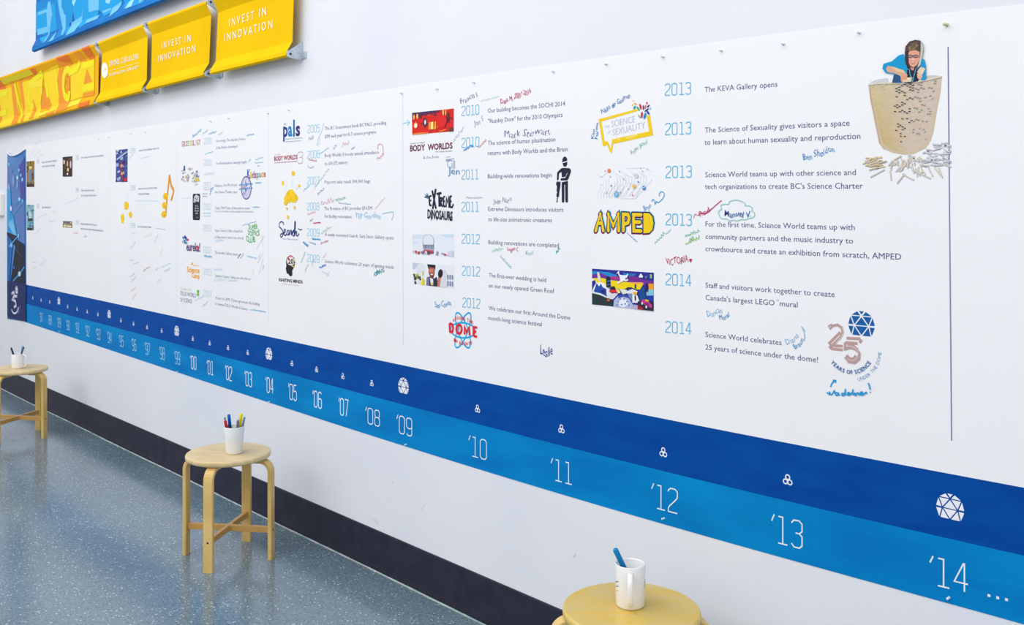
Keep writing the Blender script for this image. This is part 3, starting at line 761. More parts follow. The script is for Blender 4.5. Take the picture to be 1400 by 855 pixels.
make_stool(4.215, -1.222, math.radians(-8), 'pale round wooden stool holding the cup of coloured pens', M_birch_top, M_birch_leg, M_ply_edge)
make_stool(2.571, 0.3135, math.radians(0), 'nearest stool with a yellowed round top, cut by the bottom edge', M_birch_yellow, M_birch_yleg, M_ply_edge, R=0.181, ro=0.206)

# ------------------------------------------------------------------ mugs and pens
M_ceramic = noise_mat('white_glazed_ceramic', (236, 237, 238), (242, 242, 242), nscale=4, rough=0.08, spec=0.6)
M_tin = noise_mat('white_plastic_cup', (226, 230, 232), (234, 237, 238), nscale=6, rough=0.35, spec=0.4)
SEAT = 0.4502
def mug(Z, X, rt, rb, h, label, name, mat, handle=None):
    cx, cy = cam_xy(Z, X); t = thing(name, (cx, cy, SEAT), label, 'mug' if handle is not None else 'cup', rotz=math.atan2(CT, ST))
    w = 0.0035
    prof = [(0, 0.0), (rb - 0.006, 0.0), (rb - 0.003, 0.0015), (rb, 0.007), (rb + (rt - rb) * 0.5, h * 0.5), (rt, h - 0.002), (rt - 0.001, h), (rt - w + 0.001, h), (rt - w, h - 0.003), (rb - w, 0.008), (0, 0.006)]
    b = from_bm('body', lathe(prof, 48), mat, t, smooth=True)
    if handle is not None:
        a = handle
        P = []
        for q in range(13):
            s = -math.pi / 2 + math.pi * q / 12
            P.append(Vector(((rt + 0.033 * math.cos(s) ** 0.6 if math.cos(s) > 1e-6 else rt) - 0.002, 0, h * 0.52 + 0.040 * math.sin(s))))
        bm = sweep(P, [(0.0035 * math.cos(i * math.pi / 5), 0.0075 * math.sin(i * math.pi / 5)) for i in range(10)], up=Vector((0, 1, 0)))
        bmesh.ops.rotate(bm, verts=bm.verts, cent=(0, 0, 0), matrix=Matrix.Rotation(a, 3, 'Z'))
        from_bm('handle', bm, mat, t, smooth=True)
    return t, (cx, cy)
def pen(c, side, r0, lean, az, length, rad, col, label, kind='marker_pen', cap=None, z0=0.0095):
    """stands in the cup at c; az = direction of the lean in camera terms (0 = right, 90 = away from the camera); foot r0 towards it, side metres across"""
    base = math.atan2(CT, ST); aw = math.radians(az) + base
    foot = (c[0] + math.cos(aw) * r0 - math.sin(aw) * side, c[1] + math.sin(aw) * r0 + math.cos(aw) * side)
    t = thing(kind, (*foot, SEAT + z0 + rad * math.sin(math.radians(lean)) * 1.0), label, 'pen', None)
    d = Vector((math.cos(aw) * math.sin(math.radians(lean)), math.sin(aw) * math.sin(math.radians(lean)), math.cos(math.radians(lean))))
    q = d.to_track_quat('Z', 'Y').to_matrix()
    def part(prof, nm, c_, lb=None):
        bm = lathe(prof, 14); bmesh.ops.rotate(bm, verts=bm.verts, cent=(0, 0, 0), matrix=q); from_bm(nm, bm, ink(c_, 0.35), t, smooth=True, label=lb)
    Lc = length * 0.62
    part([(0, 0), (rad * 0.7, 0), (rad * 0.85, 0.004), (rad * 0.9, Lc), (0, Lc)], 'barrel', cap or (214, 218, 222), None)
    part([(0, Lc), (rad, Lc), (rad, length - 0.004), (rad * 0.75, length - 0.0005), (0, length)], 'cap', col, None)
c3 = mug(2.584, 0.3125, 0.0400, 0.0385, 0.112, 'white glossy mug holding one blue marker on the nearest stool', 'mug', M_ceramic, handle=math.radians(-97))
pen(c3[1], 0, -0.026, 26, 176, 0.152, 0.0072, (0, 132, 190), 'blue marker leaning left in the mug on the nearest stool', cap=(0, 120, 180))
# printed fragments on both sides of the mug
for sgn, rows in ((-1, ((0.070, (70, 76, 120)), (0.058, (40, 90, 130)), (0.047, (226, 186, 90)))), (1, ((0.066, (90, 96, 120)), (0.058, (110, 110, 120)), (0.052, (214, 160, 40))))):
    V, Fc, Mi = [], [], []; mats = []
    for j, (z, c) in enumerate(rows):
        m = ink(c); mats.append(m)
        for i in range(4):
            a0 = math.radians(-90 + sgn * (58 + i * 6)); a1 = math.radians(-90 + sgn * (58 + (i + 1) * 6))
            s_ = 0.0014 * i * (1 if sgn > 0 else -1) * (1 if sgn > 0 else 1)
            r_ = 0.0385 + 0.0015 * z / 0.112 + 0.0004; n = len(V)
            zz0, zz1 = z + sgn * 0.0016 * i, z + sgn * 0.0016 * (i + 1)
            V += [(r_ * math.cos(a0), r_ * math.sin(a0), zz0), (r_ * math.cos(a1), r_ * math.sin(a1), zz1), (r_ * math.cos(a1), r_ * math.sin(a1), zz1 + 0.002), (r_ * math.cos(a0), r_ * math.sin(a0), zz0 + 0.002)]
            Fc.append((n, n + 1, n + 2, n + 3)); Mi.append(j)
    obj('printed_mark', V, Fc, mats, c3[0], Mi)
c2 = mug(4.19, -1.190, 0.0425, 0.0345, 0.116, 'white tapered cup of marker pens on the middle stool', 'pen_cup', M_tin)
G2 = 'in the cup on the middle stool'
pen(c2[1], 0, 0.012, 11, 205, 0.136, 0.0064, (206, 30, 50), 'red capped marker leaning left ' + G2, cap=(110, 30, 50))
pen(c2[1], 0, 0.012, 9, 145, 0.154, 0.0068, (10, 96, 186), 'tall thick blue marker ' + G2, cap=(10, 70, 150))
pen(c2[1], 0, 0.017, 10, 176, 0.146, 0.0040, (124, 150, 158), 'thin grey green pen behind the red marker ' + G2, cap=(90, 110, 120))
pen(c2[1], 0, 0.013, 8, 50, 0.156, 0.0068, (240, 220, 20), 'tall yellow marker ' + G2, cap=(236, 210, 20))
pen(c2[1], 0, 0.013, 8, -45, 0.138, 0.0058, (118, 124, 128), 'short dark grey marker ' + G2, cap=(80, 86, 90))
pen(c2[1], 0, 0.013, 12, 2, 0.148, 0.0048, (124, 140, 160), 'slim blue grey pen leaning right ' + G2, cap=(30, 120, 180))
c1 = mug(6.42, -3.246, 0.0375, 0.0365, 0.094, 'white mug of pens on the furthest stool at the left edge', 'mug', M_ceramic, handle=math.radians(-8))
G1 = 'in the mug on the furthest stool'
pen(c1[1], 0.008, -0.004, 19, 178, 0.132, 0.0055, (48, 50, 60), 'black marker leaning left ' + G1, cap=(40, 60, 60))
pen(c1[1], 0.012, 0.012, 6, 10, 0.136, 0.0045, (120, 184, 214), 'upright pale blue pen ' + G1, cap=(120, 190, 210))
pen(c1[1], -0.006, -0.004, 20, 5, 0.138, 0.0048, (50, 96, 120), 'dark teal pen leaning right ' + G1, cap=(30, 110, 130))

# ------------------------------------------------------------------ printed history on the banner
INKT = (88, 80, 132)
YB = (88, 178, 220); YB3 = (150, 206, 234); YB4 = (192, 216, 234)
def caption(lines, h, col=INKT, hs=None, off=0.0):
    a = Art()
    for t, pL, pR in lines:
        a.text(t, pL, pR, h, col, offset=off, res=1 if h < 5 else 2)
    return a.build('caption', TB)
CAP = [
 (7.3, [('The KEVA Gallery opens', (963.8, 126.2), (1063.2, 118.6))]),
 (7.3, [('The Science of Sexuality gives visitors a space', (964.2, 181.6), (1162, 171.8)), ('to learn about human sexuality and reproduction', (963.8, 198.2), (1176.8, 189.8))]),
 (7.2, [('Science World teams up with other science and', (964.6, 242.4), (1170.5, 239.4)), ("tech organizations to create BC's Science Charter", (964.2, 258.6), (1180, 258))]),
 (7.2, [('For the first time, Science World teams up with', (965, 309.7), (1169, 314.8)), ('community partners and the music industry to', (965, 326.7), (1166.7, 333.2)), ('crowdsource and create an exhibition from scratch, AMPED', (965, 343.4), (1232.6, 355.3))]),
 (7.2, [('Staff and visitors work together to create', (965, 393.4), (1141.6, 406.5)), ("Canada's largest LEGO  mural", (965, 410.2), (1090.9, 420.6))]),
 (7.2, [('Science World celebrates', (964.9, 460.7), (1069, 472.2)), ('25 years of science under the dome!', (964.9, 478), (1118.8, 495.9))]),
 (5.9, [('Our building becomes the SOCHI 2014', (667.4, 154.4), (773, 144.6)), ('"Russkiy Dom" for the 2010 Olympics', (667.8, 168.6), (769.5, 159.9))]),
 (5.9, [('The science of human plastination', (667.4, 198.6), (759.6, 193.5)), ('returns with Body Worlds and the Brain', (667.4, 212.4), (776.4, 207))]),
 (5.8, [('Building-wide renovations begin', (667.4, 243.9), (754.7, 242.2))]),
 (5.8, [('Extreme Dinosaurs introduces visitors', (667.8, 288.6), (770.5, 289.8)), ('to life-size animatronic creatures', (667.9, 302.6), (755, 304.2))]),
 (5.8, [('Building renovations are completed', (668.1, 333.9), (764.5, 338.6))]),
 (5.8, [('The first-ever wedding is held', (668.6, 379), (747, 386.1)), ('on our newly opened Green Roof', (668.6, 393.2), (758, 401.2))]),
 (5.8, [('We celebrate our first Around the Dome', (668.6, 424), (780, 437.5)), ('month-long science festival', (668.1, 437.6), (741, 446.4))]),
 (4.7, [('The BC Government funds BC PALS, providing', (444.6, 178), (528.8, 170.2)), ('$7M each year for K-7 science programs', (444.6, 189.2), (514.7, 182.5))]),
 (4.7, [('Body Worlds 3 boosts annual attendance', (444.6, 215.1), (518.5, 210.3)), ('to 630,372 visitors', (444.6, 226.2), (475.3, 224.3))]),
 (4.7, [('Popcorn sales reach 300,000 bags', (444.6, 251.2), (506.5, 250))]),
 (4.7, [('The Province of BC provides $10.5M', (443.8, 287.6), (508.9, 287)), ('for facility restoration', (444.4, 298), (481, 298.7))]),
 (4.7, [('A newly renovated Search: Sara Stern Gallery opens', (444.6, 322.8), (538.7, 327.7))]),
 (4.7, [('Science World celebrates 20 years of igniting minds', (444.6, 359.4), (538.7, 368))]),
]
for h, ls in CAP: caption(ls, h)
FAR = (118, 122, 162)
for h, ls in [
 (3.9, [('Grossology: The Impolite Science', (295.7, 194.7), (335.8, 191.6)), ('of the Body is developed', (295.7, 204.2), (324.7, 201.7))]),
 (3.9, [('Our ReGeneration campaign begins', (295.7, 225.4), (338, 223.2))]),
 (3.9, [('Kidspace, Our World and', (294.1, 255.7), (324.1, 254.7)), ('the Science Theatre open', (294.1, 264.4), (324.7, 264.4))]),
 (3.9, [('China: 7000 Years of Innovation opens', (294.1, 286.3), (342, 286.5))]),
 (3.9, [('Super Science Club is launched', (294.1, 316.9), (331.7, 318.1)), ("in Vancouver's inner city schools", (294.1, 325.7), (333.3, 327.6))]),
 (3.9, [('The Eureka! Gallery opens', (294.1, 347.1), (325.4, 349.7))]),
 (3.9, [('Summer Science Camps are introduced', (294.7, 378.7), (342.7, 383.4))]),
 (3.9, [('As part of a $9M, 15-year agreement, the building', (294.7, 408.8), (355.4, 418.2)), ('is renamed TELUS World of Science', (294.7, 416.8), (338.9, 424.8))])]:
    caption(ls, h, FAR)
GK = [[(294.1, 290), (347.5, 290.6)], [(190.3, 207.4), (217.5, 204)], [(189.4, 259.5), (215, 258.3)], [(189.4, 266.8), (204.3, 266.4)], [(188.9, 311.3), (207, 312)],
      [(57.9, 223.5), (78, 221)], [(57.9, 229), (75.4, 227.6)], [(111.4, 217.2), (142, 214)], [(111.4, 262), (129, 261.6)], [(111.4, 268.8), (132, 268.6)], [(57.9, 285), (70, 285)], [(110.5, 307.4), (133, 309.2)], [(110.5, 314), (141, 317)]]
for i, (l, r) in enumerate(GK):
    a = Art(); a.greek(l, r, 2.1 if i == 0 else 3.0, (136, 140, 172) if i else (130, 134, 172), seed=i); a.build('caption', TB)

YEARS = [('2013', (910, 130.7), (944.6, 128.7), 15.6, YB), ('2013', (910.4, 184.6), (944.9, 182.9), 15.6, YB), ('2013', (911, 243.1), (945.6, 242.5), 15.2, YB), ('2013', (911, 307.4), (945.6, 308.6), 14.9, YB),
 ('2014', (911, 389.3), (944.9, 391.6), 14.9, YB), ('2014', (910.7, 454.4), (944.9, 457.4), 15, YB),
 ('2010', (632, 158.3), (655.2, 156.3), 12.6, YB), ('2010', (632, 201.8), (655.2, 200.2), 12.6, YB), ('2011', (632, 245.2), (654.2, 244.7), 12.4, YB), ('2011', (632, 289), (654.5, 289.2), 12.4, YB),
 ('2012', (632, 332.6), (656, 333.6), 12.4, YB), ('2012', (632.4, 376.3), (656.4, 378), 12.4, YB), ('2012', (633, 419.8), (656.6, 422), 12.4, YB),
 ('2005', (421, 181.6), (437.3, 180.4), 9.8, YB3), ('2006', (421, 216.7), (437.2, 215.7), 9.8, YB3), ('2007', (420.6, 252.3), (436.8, 251.9), 9.8, YB3), ('2008', (420.3, 287.4), (436.6, 287.4), 9.8, YB3),
 ('2009', (420.3, 322.5), (436.8, 323.4), 9.8, YB3), ('2009', (420.3, 357.6), (436.8, 359.4), 9.8, YB3),
 ('2000', (279.6, 197.3), (290, 196.6), 8, YB4), ('2000', (279, 226.6), (289.6, 226), 8, YB4), ('2001', (278.3, 257.3), (288.9, 257.3), 8, YB4), ('2002', (278.3, 286.3), (288.9, 286.8), 8, YB4),
 ('2003', (278.3, 315.7), (288.9, 316.4), 8, YB4), ('2003', (278.3, 345.5), (288.9, 346.6), 8, YB4), ('2003', (278.3, 375.2), (289.2, 376.7), 8, YB4), ('2004', (278.3, 404.7), (289.4, 406.8), 8, YB4),
 ('1998', (177.8, 209.3), (185, 208.6), 6.2, YB4), ('1998', (177.8, 260), (185, 260), 6.2, YB4), ('1999', (177.8, 311.2), (185, 311.6), 6.2, YB4),
 ('1993', (103.5, 218.4), (108, 218), 5.6, YB4), ('1994', (103.5, 262.6), (108, 262.6), 5.6, YB4), ('1995', (103.5, 306.8), (108, 307), 5.6, YB4), ('1989', (50, 224), (54, 223.6), 5.2, YB4), ('1990', (50, 284.8), (54, 284.8), 5.2, YB4)]
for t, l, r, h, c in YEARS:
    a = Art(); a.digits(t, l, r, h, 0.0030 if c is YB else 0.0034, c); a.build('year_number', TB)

# ---- signatures: marker writing over the print
def sig(items, base=0.0024):
    for it in items:
        a = Art(base=base)
        if isinstance(it[0], str):
            t, l, r, h, c = it[:5]; a.text(t, l, r, h, c, offset=it[5] if len(it) > 5 else -0.012, rot=True, shear=0.12, hand=0.9, res=2)
        else:
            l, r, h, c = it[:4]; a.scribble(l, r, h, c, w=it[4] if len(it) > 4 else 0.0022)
        a.build('signature', TB)
NAVY, BLUE, CYAN, RED, PINK, GRN, TEAL, GREY, PALE = (66, 76, 140), (36, 116, 186), (40, 160, 214), (196, 40, 92), (226, 120, 140), (110, 186, 140), (60, 160, 160), (150, 154, 180), (150, 196, 226)
sig([('Francis I.', (630.3, 143.2), (654.4, 131), 7.2, NAVY), ('Dana M. 2007-2016', (685, 143.2), (727, 127.2), 7, RED, 0.0), ('Jon S', (649.3, 173.5), (661.6, 165.5), 7.5, (90, 130, 180)), ('Mark Stewart', (689.7, 189), (752.6, 183.4), 9.5, NAVY, -0.016),
     ((658.3, 139), (683, 133), 3.5, (176, 216, 206)), ((621, 195), (635.4, 175), 5, (160, 176, 206)), ((654.9, 203), (666, 192.2), 3, (220, 110, 120)), ((634.6, 206.8), (647.5, 199), 3.5, (30, 150, 216), 0.004),
     ('Cill', (612, 232), (622.5, 229), 12, (96, 160, 212)), ('Jen', (613, 240), (628.8, 237), 9, (60, 140, 204), 0.0), ('Jade Nayo', (675, 279.4), (700.6, 275.2), 6.5, (90, 100, 150)), ((638, 271.4), (660, 271), 2.6, (140, 140, 160)),
     ('Sam Cowan', (595, 421.5), (617.5, 418), 8, (70, 160, 214), 0.0), ((673.5, 345), (688.5, 341.4), 5, (120, 200, 180)), ('Logan C', (694.3, 343.4), (709, 343), 5.5, RED, 0.0), ('Kens', (719.5, 349.6), (730, 347.6), 6, (90, 190, 190)), ((761, 346.4), (766.6, 341.2), 5, (30, 160, 180), 0.004),
     ((683.8, 351), (699, 367.4), 3.5, (120, 190, 180)), ('Leslie', (739, 486), (756, 486.8), 13, (28, 64, 150), 0.0),
     ('Nikko de Guzman', (823.2, 156.5), (862.3, 132.2), 6.6, BLUE, 0.0), ('Kim', (812.4, 190.4), (813.8, 177), 5, BLUE, 0.004), ('Pearson', (817.8, 190.4), (818.2, 168), 5, BLUE, 0.004), ('Amber Bower', (863.5, 212.5), (886.8, 194.8), 6.5, (126, 192, 156), -0.005),
     ('VICTORIA', (911, 363), (941.6, 358.4), 9, RED, 0.0), ('Manuel V.', (990.7, 296.4), (1027.3, 297.3), 8, (24, 96, 176), 0.006), ('Duncan', (968, 434.6), (988.3, 427.6), 8.5, (86, 166, 216)), ('Moral', (984.6, 438.6), (998, 434.4), 7, (40, 130, 196), 0.0),
     ('Diana', (1076.8, 473), (1093.5, 462), 8, (110, 170, 214)), ('Braun', (1088.4, 478.8), (1100.4, 466.8), 7, (46, 130, 190), 0.0), ('Ben Sheldon', (1099, 220.6), (1141.4, 207), 9, (40, 130, 196), -0.004),
     ('Bryn', (882, 289.6), (891, 283), 7, (70, 140, 196), 0.0), ((895.6, 333.5), (911, 320), 5, (110, 184, 130)), ((937, 324.6), (957, 316.5), 4, (110, 184, 140)), ((938, 334.6), (957.5, 326), 5, (140, 190, 70), 0.003), ((943, 330), (950, 327), 6, (110, 184, 140)),
     ((857.8, 319), (871, 331), 1.5, (110, 160, 206)), ((949.6, 299), (961, 291), 9, RED), ('Rod', (958, 297.4), (971, 288.6), 7, RED, 0.0)])
# column of 2005 - 2009
sig([((422.5, 193), (429.5, 189.5), 5, NAVY), ((437, 211.6), (450.3, 202.6), 2.5, CYAN), ((469, 201), (477.3, 197), 6, RED), ((456.8, 205), (461, 199), 4, (60, 90, 160)), ((480.6, 205), (486, 201.5), 3, (60, 110, 180)),
     ((516.6, 219.6), (525.2, 211.8), 4.5, RED), ((422.5, 219.4), (433.4, 221.4), 3, RED), ((430.6, 258.6), (451, 230.4), 3, TEAL), ((434.7, 267.4), (443.9, 258.4), 4, NAVY), ((415.6, 262), (424.4, 253.4), 2.5, CYAN), ((439.6, 280), (457, 275.5), 8, RED),
     ((459.3, 275), (473.4, 271.6), 4, GRN, 0.003), ((462.6, 278.2), (480.8, 279.8), 2.2, (70, 110, 190)), ((514, 286.4), (527.4, 269.8), 2.2, (226, 150, 160)), ('YEP Gordina', (485.5, 298.6), (521, 298.6), 7.5, (110, 184, 226)), ((428.6, 305.6), (438.9, 305), 1.3, RED, 0.005),
     ((424.2, 303.4), (428.7, 299.6), 3, TEAL, 0.003), ((420.7, 294), (432.8, 290.8), 2.6, PINK), ((439.7, 321), (453.9, 311), 4, GRN), ((427, 327.2), (439.2, 328.6), 2.4, (10, 146, 216), 0.005), ((423.5, 331.6), (432.2, 335), 2, (70, 120, 190)),
     ((438.3, 334.2), (449.7, 330.4), 3, RED), ((414.8, 332), (421.6, 337.4), 3, (10, 130, 210), 0.005), ((437.5, 367.6), (446.2, 363), 3, (40, 120, 204), 0.004), ((441, 373.4), (450.6, 377.2), 8, (110, 160, 216)), ((512, 378.6), (526.2, 370.6), 5, (10, 140, 150), 0.004),
     ((513, 374.4), (520, 371), 4, (10, 140, 150), 0.004), ((418, 372), (422.4, 362), 3, GRN), ((412.4, 360), (418.6, 345), 4, TEAL), ((440.4, 357), (447.4, 347), 2.5, (216, 180, 200)), ((427, 364), (431, 354), 2.5, (176, 170, 200))])
a = Art(base=0.0024); a.stroke([(516.8, 204.6), (517.4, 199), (520.4, 197), (523.6, 199.4), (524.4, 206), (525, 212)], 0.002, (206, 60, 110), smooth=True); a.build('signature', TB)
a = Art(base=0.0024); a.stroke([(434, 199), (435.6, 190), (440, 180), (443.4, 168)], 0.002, (110, 176, 220), smooth=True); a.stroke([(434, 199), (437, 196), (437.6, 188)], 0.002, (180, 214, 236), smooth=True); a.build('signature', TB)
a = Art(base=0.0024); a.stroke([(523, 292.2), (538.2, 289.6), (538, 296), (535.8, 301.4)], 0.0024, (120, 190, 226)); a.build('marker_arrow', TB)
a = Art(base=0.0024); a.stroke([(421.4, 226), (422.6, 229), (427, 229.4), (429.4, 227.4)], 0.003, (150, 160, 200), smooth=True); a.build('signature', TB)
# column of 2000 - 2004
sig([((263.6, 188.4), (275.9, 178.6), 4, CYAN, 0.004), ((277.3, 184), (285, 179), 2.5, GREY), ((285.6, 184.2), (296.4, 180.8), 3.5, (70, 160, 200), 0.003), ((299.3, 185.2), (305.5, 180.3), 1.5, GREY), ((338, 186), (348, 184), 1.8, CYAN, 0.003), ((280.7, 211.4), (292.2, 207.4), 1.4, (90, 190, 226), 0.003),
     ((279.5, 240), (294, 238), 4, (150, 206, 206)), ((349.5, 219), (361, 215.8), 2, (80, 180, 220)), ((348.7, 223.4), (360.4, 222.4), 1.8, CYAN), ((352.5, 227.8), (355.4, 227.4), 2, CYAN), ((340.4, 221.4), (343.6, 219), 3, CYAN), ((349.5, 250.6), (357.6, 250.8), 2, (50, 160, 220), 0.003),
     ((278.8, 260.2), (289.4, 259.2), 1.5, PINK), ((287, 267.4), (292.2, 257), 4, (40, 150, 216), 0.004), ((277.3, 265.8), (284.4, 265.6), 2.4, (150, 160, 210)), ((277.3, 269.6), (284.4, 269.2), 2.4, (150, 160, 210)), ((345.7, 284), (355.2, 284), 1.8, (60, 170, 220), 0.003), ((278.8, 292.4), (288.7, 292.4), 2.2, (130, 190, 226)),
     ((279, 296), (288.6, 296), 1.8, (150, 180, 220)), ((248.4, 272.4), (262, 270.6), 1.6, (200, 214, 226)), ((266.6, 254), (271.4, 251.8), 3, (110, 180, 190)), ((331.7, 308.8), (351.3, 303), 1.6, (70, 174, 220), 0.003), ((351.3, 341), (363, 321), 1.8, (176, 182, 204)), ((353, 360.6), (360.6, 345.8), 1.8, (176, 182, 204)),
     ((355.4, 375.2), (361.2, 351), 1.8, (170, 178, 206)), ((358, 322), (360, 338), 1.5, (200, 204, 220)), ((360.4, 369.6), (361.4, 363), 3, (90, 170, 220)), ((294.9, 330.4), (306.5, 329.6), 4, (140, 200, 232)), ((279.3, 351), (290.2, 352.4), 3, (40, 170, 226), 0.004), ((325.5, 353.6), (330.2, 347.2), 2, (60, 60, 100), 0.003),
     ((329.2, 354.2), (333.9, 347.4), 2.2, (120, 150, 200)), ((338.2, 350.8), (351.5, 354.2), 2, (60, 176, 226), 0.003), ((292.4, 370.6), (305.5, 369.6), 4, (160, 204, 236)), ((292.4, 384.8), (310.4, 384), 6, (176, 212, 240)), ((312.9, 385.6), (324.4, 384.6), 3.5, (150, 204, 236)), ((345.6, 377), (347.6, 370), 3, (190, 222, 210)),
     ((267, 412.4), (278.6, 406.6), 3.4, (96, 190, 226)), ((278.5, 419.6), (284.6, 413), 2.6, (80, 170, 190)), ((343.2, 424), (364.6, 427.2), 2, (40, 170, 224), 0.004), ((354, 353), (356, 348), 3, (60, 176, 226))])
# oldest columns
sig([((177.7, 218), (183.4, 212), 4, (150, 190, 220)), ((193, 217.2), (206.4, 213.8), 1.5, (150, 204, 232)), ((185.5, 276), (217, 275), 2.4, (140, 206, 236)), ((173.5, 272.6), (176.4, 262.8), 4, (200, 204, 226)), ((197.3, 326), (208.6, 321.8), 6, (240, 206, 206)), ((211.9, 333), (217.6, 320.4), 4, (176, 176, 216)),
     ((179, 340), (186, 332.4), 3.5, (140, 144, 190)), ((180.5, 322), (186, 318), 3, (190, 210, 230)), ((178.2, 358.4), (184, 356), 4, (150, 200, 226)), ((182, 362), (190.4, 358.8), 1.4, (130, 190, 220)), ((195.9, 372), (205.9, 365.2), 3, (206, 80, 120)), ((221.1, 366.6), (235.2, 359.6), 2.6, (120, 200, 232)), ((225, 373), (233.6, 368), 3, (150, 206, 230)),
     ((212.7, 370.8), (218.3, 366.4), 3, (160, 206, 230)), ((215.5, 387.6), (221.1, 382), 3, (160, 206, 230)), ((219.7, 349.6), (223.4, 339.8), 1.4, (240, 180, 186)), ((177.7, 379.2), (184.8, 375), 2.4, (150, 150, 200)), ((180.5, 386), (187, 378.5), 2.2, (130, 134, 190)), ((180, 398.8), (185.6, 393.8), 2, (220, 130, 160)),
     ((181.3, 409.9), (187.2, 401), 2, (214, 90, 130)), ((213.6, 313), (226.6, 314.8), 2.6, (150, 180, 200)), ((41, 216), (48.7, 204), 3, (196, 196, 216)), ((47, 216.4), (56.4, 205), 3, (196, 196, 216)), ((51.6, 217), (61, 211), 2.6, (196, 200, 216)), ((48.6, 199), (56.4, 193), 3, (190, 196, 214)), ((50, 299.4), (64.6, 293.4), 2, (176, 180, 206)),
     ((48.6, 322), (56.4, 311.6), 3.5, (176, 214, 222)), ((67.6, 304), (76, 304), 3.5, (200, 190, 220)), ((71.5, 334.4), (76.2, 322.4), 3, (166, 206, 232)), ((44, 358.8), (50.4, 359.8), 1, (240, 160, 170)), ((44, 366.6), (50, 367), 3, (246, 200, 150)), ((54.7, 365), (62.6, 356.4), 3.6, (186, 190, 214)), ((71.4, 291), (76.2, 289), 3, (246, 190, 180)),
     ((89.7, 280.2), (107.2, 272), 2.4, (150, 180, 210)), ((100.4, 319.6), (107, 319.4), 3.5, (226, 130, 160)), ((115, 324.4), (119, 324), 3, (140, 130, 180))])
a = Art(base=0.0024); a.ell(944.8, 355.6, 1.9, 1.7, RED, 8); a.ell(942.8, 355.4, 0, 0, RED, 3) if False else None
a.poly([(942.4, 355.4), (943.6, 353.8), (944.8, 354.8), (946, 353.6), (947, 355.2), (944.8, 359.2)], RED); a.build('heart_doodle', TB)
a = Art(base=0.0024, zoom=(940, 270, 4.375))
a.stroke([(236, 128), (206, 126), (192, 106), (188, 84), (206, 70), (202, 48), (226, 40), (246, 42), (256, 24), (290, 16), (320, 22), (346, 36), (348, 50), (372, 50), (390, 66), (388, 82), (402, 92), (402, 112), (384, 124), (366, 126), (350, 134), (324, 132), (300, 140), (276, 136), (256, 140), (236, 128)], 0.0026, (150, 204, 204), smooth=True)
a.build('cloud_doodle', TB)
a = Art(base=0.0024, zoom=(940, 270, 4.375)); a.stroke([(100, 104), (150, 66), (180, 40), (206, 18)], 0.0026, RED, smooth=True); a.stroke([(86, 96), (120, 92), (150, 66)], 0.0024, RED, smooth=True); a.build('signature', TB)
a = Art(base=0.0024, zoom=(800, 220, 7.775)); a.stroke([(712, 432), (726, 410), (742, 424), (748, 464), (762, 430), (776, 444), (800, 430), (830, 400), (846, 366), (838, 336), (812, 330), (792, 352), (796, 378)], 0.0026, (90, 160, 210), smooth=True); a.build('signature', TB)
a = Art(base=0.0024); a.stroke([(911, 320), (916, 316), (917.6, 313.4)], 0.0022, (150, 200, 200), smooth=True); a.build('signature', TB)
a = Art(base=0.0024); a.stroke([(551.6, 168.6), (560, 167.2)], 0.0026, (140, 204, 232)); a.stroke([(557, 164), (560.4, 167.2), (557.4, 171.6)], 0.0026, (140, 204, 232)); a.build('marker_arrow', TB)
# large handwritten name bottom right, with its arrow and exclamation mark
a = Art(base=0.0024, zoom=(1120, 415, 6.33)); MC = (34, 152, 210)
a.stroke([(102, 724), (112, 696), (128, 676), (144, 668)], 0.0036, MC, smooth=True); a.stroke([(122, 664), (146, 667), (144, 688)], 0.0036, MC); a.build('marker_arrow', TB)
a = Art(base=0.0024, zoom=(1120, 415, 6.33))
for s_ in ([(68, 770), (86, 782), (92, 790), (94, 768), (104, 788), (116, 786), (134, 756), (138, 780)], [(166, 774), (150, 772), (144, 784), (152, 796), (166, 790), (170, 776), (174, 792), (184, 796)], [(222, 780), (204, 778), (198, 790), (210, 798), (222, 788), (232, 740), (230, 784), (240, 792)],
           [(248, 786), (262, 782), (268, 774), (256, 770), (248, 782), (256, 794), (276, 786), (290, 770)], [(298, 742), (292, 778), (300, 792)], [(306, 770), (308, 788), (316, 792)], [(318, 772), (320, 796), (332, 776), (344, 774), (348, 790), (356, 792)], [(360, 784), (376, 780), (380, 768), (368, 766), (360, 780), (370, 792), (390, 786), (412, 768), (416, 782)], [(430, 688), (440, 712), (446, 746)]):
    a.stroke(s_, 0.0036, MC, smooth=True)
a.ell(448, 768, 6, 7, MC, 8); a.build('signature', TB)
a = Art(base=0.0024); a.stroke([(1100, 466), (1100.8, 459), (1099, 452), (1096, 446.4)], 0.0024, (140, 190, 220), smooth=True); a.stroke([(1096, 446.4), (1102, 453)], 0.0022, (140, 190, 220)); a.build('signature', TB)

